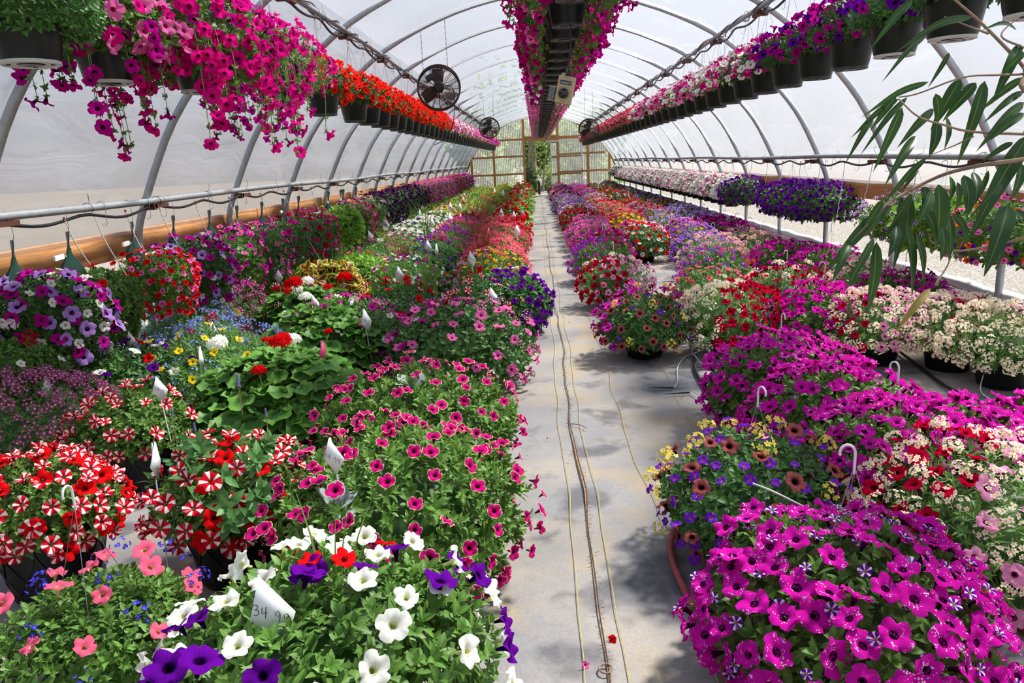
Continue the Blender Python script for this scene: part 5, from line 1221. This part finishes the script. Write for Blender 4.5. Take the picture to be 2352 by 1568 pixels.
# ================================================================ PRICE TAGS ON STICKS
GL = {'3': [[(0, .9), (.3, 1), (.5, .85), (.45, .62), (.18, .52)], [(.18, .52), (.5, .42), (.52, .15), (.3, 0), (0, .1)]], '4': [[(.1, 1), (0, .45), (.55, .5)], [(.5, 1), (.3, 0)]],
      '9': [[(.5, .75), (.35, 1), (.08, .9), (.05, .62), (.3, .52), (.5, .75), (.42, .3), (.3, 0)]], '.': [[(.1, .02), (.14, .05)]], '1': [[(.25, 1), (.25, 0)]]}
def price_tag(px, py, z, h, col, label, yaw=0., lean=0., text='34.99', grp=None):
    z = z-.16 if py < 880 else z-.03; p = P(px, py, z=z); root = thing('price_tag', label, 'price tag', (float(p[0]), float(p[1]), 0), grp); root.rotation_euler = (0, 0, R(yaw)+math.atan2(-p[0], p[1]))
    w = h*.54; b = MB(); z0 = z-h/2; Mx = rz_(0)
    ks = [(0, .0), (w*.5, .42*h), (w*.05, h), (-w*.5, .42*h)]
    V = []
    for (x, zz) in ks: V.append((x+lean*(zz-h/2), -.004-.006*math.cos(x/w*3), z0+zz))
    for (x, zz) in ks: V.append((x+lean*(zz-h/2), .001-.006*math.cos(x/w*3), z0+zz))
    F = [(0, 1, 2, 3), (7, 6, 5, 4), (0, 4, 5, 1), (1, 5, 6, 2), (2, 6, 7, 3), (3, 7, 4, 0)]
    b.raw(V, [np.array(F)], 'tag_white' if col == 'w' else 'tag_pink'); f = b.build('flag', root, smooth=False)
    b = MB(); b.tube([(w*.04+lean*h*.5, .004, z0+h*.98), (lean*h*.1, .006, z0+h*.4), (-lean*.2, .008, .06)], .0028, 'tag_white', 6); b.build('stick', root)
    if text:
        b = MB(); cw = w*.17; x0 = -w*.36; zz = z0+h*.50
        for i, ch in enumerate(text):
            for st in GL[ch]:
                b.tube([(x0+u*cw*1.3+lean*(.5*h*.0), -.0165+.0045*abs(x0+u*cw)/w, zz+v*h*.15-(x0+w*.36)*.55) for u, v in st], h*.0055, 'ink', 4)
            x0 += cw*(.6 if ch == '.' else 1.05)
        b.build('handwriting', root)
    return root
TG = [(622, 1400, .58, .19, 'w', 'large white 34.99 tag standing in the white and purple petunias', -8, -.22), (766, 1046, .68, .125, 'w', 'white 34.99 tag standing in the lime-edged magenta petunias', -25, -.15),
      (355, 1058, .56, .14, 'w', 'white tag seen edge-on beside the black patio pot', 62, .1), (366, 893, .60, .13, 'w', 'white 34.99 tag behind the striped petunias', 10, -.15), (106, 893, .54, .13, 'w', 'white tag at the rose nemesia by the left edge', 40, .1),
      (303, 783, .70, .13, 'w', 'white tag at the purple, white and red petunias, right of two', -20, -.2), (286, 802, .66, .12, 'w', 'white tag at the purple, white and red petunias, left of two', 50, .1), (460, 822, .70, .14, 'w', 'narrow white tag in the pale blue lobelia', 70, -.05),
      (487, 757, .70, .14, 'w', 'white tag under the round rose nemesia mound', 45, -.1), (740, 806, .74, .12, 'p', 'bright pink tag between two red geranium heads', 55, .05), (840, 735, .68, .17, 'w', 'white tag inside the left pot of the pink petunia pair', 40, -.2),
      (806, 702, .66, .17, 'w', 'white tag right below the coleus', 40, -.1), (722, 693, .66, .16, 'w', 'white tag lying over under the coleus', 50, -.6), (712, 652, .72, .17, 'p', 'pink tag left of the coleus', 10, -.1), (640, 635, .72, .15, 'w', 'white tag left of the pink tag and coleus', 10, -.05),
      (917, 630, .74, .16, 'w', 'white tag above the striped red petunias', -10, -.1), (1132, 684, .72, .17, 'w', 'white 34.99 tag at the path-side purple petunias', 10, -.2), (1083, 594, .74, .17, 'w', 'white tag in front of the coral petunias', 10, -.2),
      (983, 566, .72, .17, 'w', 'white tag over the loose pink bells, left of two', 10, -.1), (1002, 574, .70, .16, 'w', 'white tag over the loose pink bells, right of two', 60, -.05), (1015, 543, .72, .17, 'p', 'pink tag beside the purple verbena', -10, .1), (1121, 537, .74, .18, 'p', 'pink tag in the red grass', 40, .1),
      (1187, 531, .70, .20, 'w', 'white tag over the coral petunias near the path', 10, 0), (1180, 497, .72, .2, 'w', 'white tag beside the red geraniums', 10, 0), (1151, 492, .72, .22, 'w', 'white tag left of the red geraniums', 30, 0), (1200, 494, .70, .2, 'p', 'pink tag at the path beside red geraniums', 0, 0),
      (1057, 503, .70, .22, 'p', 'pink tag in the dark begonia leaves', 30, .05), (1033, 503, .72, .26, 'w', 'tall white tag at the white petunias', 40, 0), (888, 517, .72, .2, 'w', 'white tag by the white petunias, nearest the wall', 20, 0), (825, 543, .72, .17, 'w', 'white tag below the lilac-pink bag', 20, 0), (850, 541, .72, .17, 'w', 'white tag lying beside another under the crimson bag', 40, -.4),
      (970, 480, .72, .22, 'w', 'white tag below the plum baskets, first of three', 30, 0), (964, 492, .72, .22, 'w', 'white tag below the plum baskets, second of three', 50, 0), (992, 512, .7, .2, 'w', 'white tag in the white and purple petunias', 20, 0),
      (1034, 475, .72, .22, 'w', 'white tag above the yellow nemesia, left', 40, 0), (1056, 476, .72, .22, 'w', 'white tag above the yellow nemesia, right', 30, 0), (1024, 455, .72, .24, 'w', 'white tag under the far pink baskets', 20, 0), (1031, 444, .72, .24, 'w', 'higher white tag under the far pink baskets', 20, 0),
      (1084, 442, .72, .24, 'w', 'white tag among far orange blooms', 50, 0), (1136, 441, .72, .24, 'w', 'white tag among far white blooms', 50, 0), (1155, 444, .72, .26, 'w', 'white tag among far red blooms', 40, 0), (1197, 442, .72, .24, 'w', 'white tag near the far end of the path', 40, 0),
      (1019, 450, .72, .24, 'p', 'pink tag under the far pink baskets', 40, 0), (1067, 452, .72, .24, 'p', 'pink tag among far coral blooms', 30, 0), (1064, 463, .72, .26, 'p', 'pink tag right of the yellow nemesia', 30, 0), (1184, 443, .72, .22, 'p', 'pink tag among far red blooms by the path', 20, 0), (1210, 437, .72, .2, 'p', 'farthest pink tag by the path', 20, 0)]
for (px, py, z, h, c, lab, yaw, ln) in TG: price_tag(px, py, z, h, c, lab, yaw, ln, '34.99' if py > 590 and abs(yaw) < 45 else None)

# ================================================================ FANS, THERMOSTAT
def fan(px, py, y, dia, label, back, rot, chains, cable=True):
    p = P(px, py, y=y); r = dia/2; root = thing('fan', label, 'fan', tuple(float(v) for v in p)); root.rotation_euler = (R(-4), 0, R(rot))
    s = 1 if back else -1           # motor towards the camera (-y) when back is seen
    b = MB(); th = np.linspace(0, 2*math.pi, 49)[:-1]
    for yy in (-.07, .07): b.tube([(r*math.cos(t), yy, r*math.sin(t)) for t in th], .010, 'fan_cage', 8, closed=True)
    for yy in (-.03, .03): b.tube([(r*1.005*math.cos(t), yy, r*1.005*math.sin(t)) for t in th], .006, 'fan_cage', 6, closed=True)
    b.build('rim', root)
    b = MB()
    for yy, bul in ((-.07, -1), (.07, 1)):
        for k in range(15):
            rr = r*(.26+.72*k/15); b.tube([(rr*math.cos(t), yy+bul*.05*(1-(rr/r)**2), rr*math.sin(t)) for t in th[::2]], .0016, 'fan_cage', 4, closed=True)
        for k in range(16):
            a = k*2*math.pi/16; b.tube([(rr*math.cos(a), yy+bul*.05*(1-(rr/r)**2), rr*math.sin(a)) for rr in np.linspace(.2*r, r, 5)], .003, 'fan_cage', 4)
    b.build('guard', root)
    for k in range(3):
        a = R(88)+k*2*math.pi/3; b = MB(); V = []; n = 7
        for i in range(n):
            t = i/(n-1); rr = r*(.16+.72*t); wd = r*(.16+.12*math.sin(t*math.pi*.75))
            for j, e in enumerate((-1, -.3, .4, 1)):
                for d in (-.003, .003): V.append((rr, .055*e*(1-.45*t)+.012*(e*e-.5)+d, wd*e+(.05*r*t)))
        V = np.array(V); F = []
        for i in range(n-1):
            for j in range(3):
                q = i*8+j*2; F += [(q, q+2, q+10, q+8), (q+1, q+9, q+11, q+3)]
        for j in range(3):
            F += [(j*2, j*2+1, j*2+3, j*2+2), ((n-1)*8+j*2, (n-1)*8+j*2+2, (n-1)*8+j*2+3, (n-1)*8+j*2+1)]
        for i in range(n-1): F += [(i*8, i*8+8, i*8+9, i*8+1), (i*8+6, i*8+7, i*8+15, i*8+14)]
        c_, s_ = math.cos(a), math.sin(a); V = V @ np.array([[c_, 0, -s_], [0, 1, 0], [s_, 0, c_]]).T
        b.raw(V, [np.array(F)], 'fan_blade').build('blade', root)
    Mx = rx(math.pi/2); b = MB()
    b.lathe([(.001, .14), (.05, .135), (.062, .11), (.064, .03), (.05, .02), (.03, -.07), (.028, -.09), (.001, -.09)], 'fan_motor', 20)
    b.V = [v @ np.array([[1, 0, 0], [0, 0, -s], [0, s, 0]]).T for v in b.V]; b.build('motor', root)
    b = MB(); b.box((-.10, -s*.12, .10), (.095, .05, .07), 'fan_motor', rx(0) @ np.array([[math.cos(.5), 0, -math.sin(.5)], [0, 1, 0], [math.sin(.5), 0, math.cos(.5)]]), bev=.01)
    b.tube([(-.06, -s*.145, .12), (-.06, -s*.155, .12)], .012, 'fan_motor', 8); b.build('switch_box', root)
    for cx_ in chains:
        b = MB(); zt = zroof(p[0]+cx_)-.02-float(p[2])
        for i in range(int(zt/.03)):
            z = math.sqrt(max(r*r-cx_*cx_, 0))+.01+i*.03
            if z < zt: b.tube([(cx_+(.006*math.cos(t) if i % 2 else 0), 0 if i % 2 else .006*math.cos(t), z+.018*math.sin(t)) for t in np.linspace(0, 6.28, 7)[:-1]], .0022, 'wire', 4, closed=True)
        b.tube([(cx_, 0, zt-.02), (cx_, 0, zt+.03)], .004, 'wire', 5); b.build('chain', root)
    if cable:
        b = MB(); b.tube(spline([(-.08, -s*.15, .07), (-.03, -s*.19, .03), (.06, -s*.2, 0), (.15, -s*.17, -.03), (.175, -s*.14, -.12), (.16, -s*.12, -.3), (.13, -.1, -.45), (.03, -.08, -.6), (-.1, -.05, -.66)], 30), .005, 'hose_black', 6); b.build('power_cable', root)
    return root
fan(1008, 202, 9.35, .50, 'large wall fan with brown blades, back side, nearest the camera', True, 8, (-.17, .12))
fan(1124, 294, 19.6, .50, 'smaller looking brown fan, back side, at the far left overhead pipe', True, 5, (-.12, .12))
fan(1353, 297, 19.6, .50, 'brown fan seen from its front at the right overhead basket row', False, -8, (-.1, .1))
p = P(1298, 207, y=5.3)
th_ = thing('thermostat', 'beige thermostat box with black dial hanging upside down from a cord', 'thermostat', tuple(float(v) for v in p)); th_.rotation_euler = (0, R(14), R(-14))
b = MB(); b.box((0, 0, 0), (.112, .05, .178), 'box_beige', bev=.006)
for x, z in ((-.035, -.097), (.035, -.097), (-.035, .097)):
    b.box((x, .018, z), (.026, .006, .022), 'box_beige', bev=.002); b.tube([(x, .012, z-.002*np.sign(-z)), (x, .0145, z-.002)], .005, 'print_white', 8)
b.build('case', th_)
b = MB(); b.lathe([(.001, .026), (.026, .024), (.033, .018), (.034, 0)], 'dial_black', 28); b.V = [v @ np.array([[1, 0, 0], [0, 0, -1], [0, 1, 0]]).T+np.array([0, -.025, -.022]) for v in b.V]; b.build('dial', th_)
b = MB()
for k in range(28):
    a = R(20+k*320/27)-math.pi/2; b.box((.043*math.cos(a), -.0255, -.022+.043*math.sin(a)), (.002, .001, .004), 'print_dark', np.array([[math.cos(a), 0, -math.sin(a)], [0, 1, 0], [math.sin(a), 0, math.cos(a)]]) @ np.array([[0, 0, 1], [0, 1, 0], [1, 0, 0]]))
b.build('dial_scale', th_)
b = MB(); b.box((0, -.0255, .047), (.078, .002, .026), 'plate_blue', bev=.0004); b.build('name_plate', th_)
lettering('LUMMITY', th_, (0, -.0268, .047), .017, 'print_white', math.pi); lettering('AC VOLT', th_, (0, -.0255, -.074), .009, 'print_dark', math.pi); lettering('24 VAC   60', th_, (.005, -.0255, .078), .008, 'print_dark', math.pi)
b = MB(); b.box((-.083, .005, -.035), (.055, .04, .085), 'box_dark', bev=.004); b.box((-.083, .005, -.079), (.06, .045, .005), 'box_beige'); b.box((-.083, .005, .009), (.06, .045, .005), 'box_beige')
for k in range(11): b.tube([(-.083+.018*math.cos(t), -.017+.010*math.sin(t)*.3-.004, -.07+k*.0075) for t in np.linspace(0, 6.28, 9)[:-1]], .0022, 'steel', 4, closed=True)
b.build('sensor_coil', th_)
b = MB(); b.lathe([(.001, .13), (.009, .128), (.012, .115), (.014, .1), (.014, .088)], 'stake_black', 12); b.tube(spline([(0, 0, .125), (-.03, 0, .3), (-.10, -.01, .6), (-.22, -.02, 1.05)], 14), .0055, 'hose_black', 8); b.build('cord', th_)

# ================================================================ HOSES, DRIP TUBES, HOOKS
def floorline(px, z=.012): return [tuple(P(x, y, z=z)) for x, y in px]
def hose(name, label, px, r, mat, cat='hose', n=50, z=None):
    b = MB(); b.tube(spline(floorline(px, r+.006 if z is None else z), n), r, mat, 10); return tag(b.build(name), label, cat)
hose('garden_hose', 'dull red rubber hose curving along the right bed at the front', [(1720, 1640), (1672, 1560), (1602, 1415), (1552, 1310), (1540, 1250), (1556, 1205), (1600, 1165), (1660, 1130)], .0135, 'hose_red')
hose('garden_hose', 'short stretch of red hose in the shade at the bottom right corner', [(2235, 1365), (2290, 1400), (2360, 1450), (2440, 1500)], .0135, 'hose_red')
hose('drip_line', 'black drip line snaking between the floor baskets in the middle', [(1520, 690), (1575, 745), (1592, 800), (1598, 850), (1625, 900), (1690, 970), (1760, 1040)], .011, 'hose_black')
hose('drip_line', 'black drip line running behind the magenta drift towards the right edge', [(1975, 740), (2050, 795), (2110, 840), (2170, 885), (2240, 920), (2300, 935), (2400, 960)], .011, 'hose_black')
hose('drip_line', 'black drip line end at the bottom right corner', [(2180, 1480), (2230, 1520), (2290, 1580), (2330, 1620)], .011, 'hose_black')
def spaghetti(label, px, stake=None, zs=None):
    root = thing('drip_tube', label, 'drip tube', (0, 0, 0)); pts = [P(x, y, z=(.008 if zs is None else zs[i])) for i, (x, y) in enumerate(px)]
    b = MB(); b.tube(spline(pts, 30), .0034, 'tube_white', 8); b.build('tube', root)
    if stake: 
        a, c = P(*stake[0], z=.012), P(*stake[1], z=.012); b = MB(); b.tube([a, a*.6+c*.4, c], [.006, .0055, .001], 'stake_black', 6); b.build('stake', root)
spaghetti('white drip tube with a black stake, upper of two on the bare cloth', [(1588, 812), (1570, 822), (1556, 845), (1556, 875), (1548, 890)], ((1548, 890), (1488, 890)))
spaghetti('white drip tube with a black stake, lower of two on the bare cloth', [(1670, 955), (1640, 938), (1610, 918), (1584, 901)], ((1584, 901), (1526, 905)))
spaghetti('white drip tube looping up into the crimson and cream basket', [(1592, 812), (1620, 800), (1655, 782), (1686, 762)], zs=[.03, .05, .1, .2])
spaghetti('white drip tube rising into the brown and yellow flower basket', [(1590, 814), (1590, 795), (1585, 765), (1570, 740), (1545, 722)], zs=[.03, .05, .12, .22, .33])
spaghetti('white drip tube under the nearest magenta mound', [(1594, 814), (1612, 835), (1640, 850), (1668, 862)], zs=[.03, .01, .01, .1])
spaghetti('white drip tube loop round the black line at the right edge', [(2262, 850), (2252, 895), (2278, 918), (2312, 930), (2310, 955), (2270, 972), (2250, 975)], zs=[.1, .03, .02, .035, .02, .02, .01])
spaghetti('white drip tube inside the violet and brown basket', [(1730, 1110), (1775, 1128), (1830, 1155), (1880, 1180)], zs=[.44, .45, .40, .3])
spaghetti('white drip tube on the cloth by the purple verbena', [(1750, 642), (1772, 642), (1800, 640)])
spaghetti('white drip tube with a stake beside the crimson path basket', [(1552, 647), (1548, 656), (1530, 664)], ((1552, 647), (1520, 646)))
def hangtube(key, y, dy, dx, drop, label, dots=True):
    x, z = RAILS[key]; z -= .06; root = thing('drip_tube', label, 'drip tube', (x, y, z), 'drip tubes hanging from the rails')
    b = MB(); b.tube(spline([(0, 0, 0), (dx*.35, dy*.2, -drop*.4), (dx, dy, -drop)], 10), .0036, 'tube_white', 6); b.build('tube', root)
    b = MB(); b.tube([(0, 0, .012), (0, 0, -.004)], [.006, .009], 'dripper_red', 8); b.build('dripper', root)
def shook(key, y, label):
    x, z = RAILS[key]; b = MB(); r = .028
    b.tube([(r*math.cos(a), 0, r*math.sin(a)) for a in np.linspace(2.6, -.1, 7)]+[(r, 0, -.06), (r-.003, 0, -.12)]+[(r-.003-.018+.018*math.cos(a), 0, -.12+.018*math.sin(a)) for a in np.linspace(0, -3.0, 7)], .0018, 'wire', 5)
    o = b.build('s_hook', loc=(x, y, z)); tag(o, label, 'hook', 'empty hooks on the rails'); o.rotation_euler = (0, 0, R(rng.uniform(-40, 40)))
for k, y in enumerate((4.72, 5.05, 5.45, 5.95, 6.6, 7.35, 8.2, 9.0, 10.1, 11.4, 12.6)): hangtube('ll', y, .12, .10, .42+.04*(k % 3), f'white drip tube hanging from the grey film wall rail, {ordinal(k+1)} from the camera')
for k, y in enumerate((5.2, 6.0, 6.9, 7.8, 8.5, 9.2, 9.9, 10.6, 11.3, 12.1, 13.2)): hangtube('lr', y, .05, -.04-.05*(k % 2), .55+.05*(k % 3), f'white drip tube hanging from the right wall rail, {ordinal(k+1)} from the camera')
for k, y in enumerate((4.55, 5.3, 6.6, 7.7, 8.9)): hangtube('ul', y, .1, .06, .62, f'white drip tube hanging from the left overhead pipe, {ordinal(k+1)} from the camera')
for k, y in enumerate((4.4, 5.6, 6.2, 7.7, 9.0, 10.2)): hangtube('ur', y, .1, -.05, .6, f'white drip tube hanging from the right overhead pipe, {ordinal(k+1)} from the camera')
for k, y in enumerate((5.15, 5.75, 6.0, 6.9, 7.75, 9.6, 11.0)): shook('ll', y, f'empty wire hook on the grey film wall rail, {ordinal(k+1)} from the camera')
for k, y in enumerate((5.9, 6.4, 7.5, 8.2, 8.9, 9.6, 10.9)): shook('lr', y, f'empty wire hook on the right wall rail, {ordinal(k+1)} from the camera')
for k, y in enumerate((5.2, 6.7, 8.1, 9.9)): shook('ul', y, f'empty wire hook on the left overhead pipe, {ordinal(k+1)} from the camera')
for k, y in enumerate((5.0, 6.35, 7.0, 8.3)): shook('ur', y, f'empty wire hook on the right overhead pipe, {ordinal(k+1)} from the camera')
# crumbs of dry leaf and fallen petals
q = np.random.default_rng(12); sm = SM()
def litter(n, cx, cy_, sx, sy, T, mat, s):
    c = np.stack([q.normal(cx, sx, n), q.normal(cy_, sy, n), np.full(n, .008)], 1); sm.add(scat(T, frames(norm(q.normal(0, .25, (n, 3))+[0, 0, 1]), norm(q.normal(size=(n, 3)))), c, q.uniform(.5, 1.3, n)*s), mat)
TL = t_leaf(.02, .008, .4, .5, 2)
leafmat('dry_crumb', '#8A6244', .8)
for (px, py, n, s) in ((1155, 855, 40, .07), (1165, 848, 26, .05), (1600, 830, 60, .12), (1670, 960, 50, .12), (1640, 870, 30, .15), (1380, 800, 10, .3), (1300, 1000, 14, .5), (1330, 760, 16, .6), (1540, 760, 12, .4), (1300, 640, 20, .9)):
    p = P(px, py, z=0); litter(n, p[0], p[1], s, s, TL, 'dry_crumb', 1)
o = obj('leaf_crumbs', sm.mesh('leaf_crumbs')); o['kind'] = 'stuff'; tag(o, 'dry brown leaf crumbs scattered on the grey ground cloth', 'leaf litter')
def fallen(px, py, fl, label):
    kind, mat = FL[fl]; o = bpy.data.objects.new('fallen_flower', flower_mesh(kind, 0, mat)); COL.objects.link(o); p = P(px, py, z=.008); o.location = tuple(p); o.rotation_euler = (1.2, .3, px); tag(o, label, 'flower'); o.scale = (.7,)*3
fallen(1407, 1467, 'calscarlet', 'tiny fallen crimson flower beside the cloth seam'); fallen(1345, 1527, 'calpink', 'tiny fallen pink flower at the bottom of the path'); fallen(1164, 1480, 'calpurple', 'tiny fallen violet flower on the path beside the white petunias'); fallen(1437, 813, 'calyellow', 'tiny fallen yellow flower in front of the lone basket')
b = MB(); p = P(1391, 1537, z=.008); b.tube([(p[0]+.020*math.cos(t), p[1]+.022*math.sin(t), .010+.002*t/6) for t in np.linspace(0, 7.6, 26)], .003, 'twig', 6); tag(b.build('tendril_ring'), 'small dry curled ring lying on the cloth seam', 'tendril')
b = MB(); b.tube(spline(floorline([(1300, 972), (1312, 973), (1335, 976), (1347, 983)], .012), 10), .0022, 'twig', 5); tag(b.build('straw'), 'dry straw lying across the cloth seam', 'straw')

# ================================================================ LONG-LEAVED FIG BRANCHES, TOP RIGHT
FIG = [(2234,38,2056,121,14),(2129,79,2026,188,12),(2096,0,1999,113,16),(2343,101,2278,239,22),(2181,121,2131,202,10),(2335,69,2254,70,10),(2133,188,1979,269,13),(2058,221,1999,300,15),(2064,227,1955,316,13),(2084,223,1976,356,13),(2072,247,2005,395,22),(2007,262,1941,376,15),(2206,182,2137,300,26),(2149,215,2150,290,18),(2242,190,2165,279,22),(2262,186,2198,380,27),(2145,251,2060,340,19),(2153,279,2133,364,20),(2173,267,2169,344,16),(2104,312,2032,426,19),(2351,178,2246,259,16),(2350,210,2258,283,14),(2352,235,2242,348,20),(2352,260,2270,325,15),(2362,310,2222,557,36),(2128,362,2027,471,13),(2120,367,2068,445,13),(2094,445,2025,557,22),(2029,458,1965,557,15),(2048,471,1893,630,26),(1951,552,1911,648,20),(2008,547,1938,672,17),(2013,555,1992,722,27),(2069,450,2051,622,26),(2088,450,2072,563,24),(2083,515,2094,686,24),(2123,428,2120,488,20),(2155,423,2147,573,40),(2112,471,2153,557,20),(2104,536,2120,648,20),(2177,488,2179,603,18),(2190,491,2222,568,16),(2214,402,2222,498,26),(2198,418,2190,493,18),(2182,405,2179,466,16),(2270,391,2220,498,17),(2303,423,2222,504,15),(2316,471,2260,635,38),(2297,522,2287,622,17),(2346,375,2319,466,22),(2137,662,2055,765,16),(2332,482,2356,514,14),(2327,327,2252,374,13),(2352,120,2300,170,14),(2235,395,2240,470,20),(2060,520,2040,590,22),(2140,440,2105,520,22),(2165,520,2160,600,18)]
BRA = [([(2193,0),(2262,61),(2352,154),(2420,230)],.004),([(2169,38),(2225,60),(2270,77)],.0018),([(2064,223),(2108,215),(2210,178),(2290,172),(2352,170),(2430,160)],.0022),([(2064,227),(2108,267),(2169,287),(2230,302),(2352,308),(2430,310)],.0026),
       ([(1968,541),(2037,471),(2075,445),(2128,418),(2182,396),(2262,378),(2352,366),(2440,350)],.0040),([(2134,536),(2142,557),(2195,576),(2276,565),(2352,547),(2440,530)],.0028),([(2195,576),(2182,595),(2174,614),(2150,650)],.0014),([(2128,359),(2190,335),(2236,313)],.0014),([(2352,30),(2300,80),(2352,110)],.0018)]
YF = 1.62
fig = thing('fig_plant', 'long drooping leaves of a slender-leaved fig reaching in from the right edge', 'tree', (1.75, 1.75, 0))
FO = np.array([1.75, 1.75, 0])
q = np.random.default_rng(3)
b = MB(); b.lathe([(.001, .002), (.16, 0), (.2, .3), (.21, .31), (.19, .3), (.001, .28)], 'pot_brown', 20); b.tube(spline([(0, 0, .28), (.02, .0, .8), (-.03, -.02, 1.4), (.0, -.05, 2.1), (.05, -.05, 2.6)], 20), np.linspace(.022, .012, 20), 'bark', 10); b.build('trunk', fig)
for i, (px, r) in enumerate(BRA):
    yy = YF+.05*math.sin(i*1.7); pts = [P(x, y, y=yy+.03*math.sin(k*1.3+i))-FO for k, (x, y) in enumerate(px)]
    if px[-1][0] > 2400: pts.append(np.array([0.0, -.03, max(pts[-1][2]-.1, .9)]))
    n = 26; b = MB(); b.tube(spline(pts, n), r*np.linspace(.55, 1.4, n), 'twig', 7); b.build('branch', fig)
sm = SM(); dry = SM()
for i, (bx, by, tx, ty, w) in enumerate(FIG):
    y0 = YF+q.uniform(-.07, .07); y1 = y0+q.uniform(-.07, .05); a = P(bx, by, y=y0)-FO; c = P(tx, ty, y=y1)-FO; L = np.linalg.norm(c-a); wd = w/1130*.64
    mid = (a+c)/2+np.array([0, -.01, .09*L*(1 if abs(tx-bx) > 25 else .2)]); pts = spline([a, mid, c], 11); d = np.gradient(pts, axis=0); d = norm(d)
    side = norm(np.cross(d, np.array([q.uniform(-.5, .5), -1.0, q.uniform(-.2, .5)]))); nn = norm(np.cross(side, d)); V = []; U = []
    for k in range(11):
        t = k/10; ww = wd*max(math.sin(math.pi*min(t*1.02, 1)**.75)**.75, .03)*(1-.25*t)
        for s in (-1, -.5, 0, .5, 1): V.append(pts[k]+side[k]*s*ww+nn[k]*abs(s)*ww*.35); U.append((s, t))
    F = np.array([(k*5+j, k*5+j+1, k*5+j+6, k*5+j+5) for k in range(10) for j in range(4)])
    (dry if i == 50 else sm).add((np.array(V), [F], np.array(U), np.tile(q.random((1, 2)), (55, 1))), 'leaf_dry' if i == 50 else 'leaf_fig')
    b = MB()
obj('leaves', sm.mesh('leaves'), fig)
o = obj('dry_leaf', dry.mesh('dry_leaf'), fig); o['label'] = 'yellowed dry leaf'
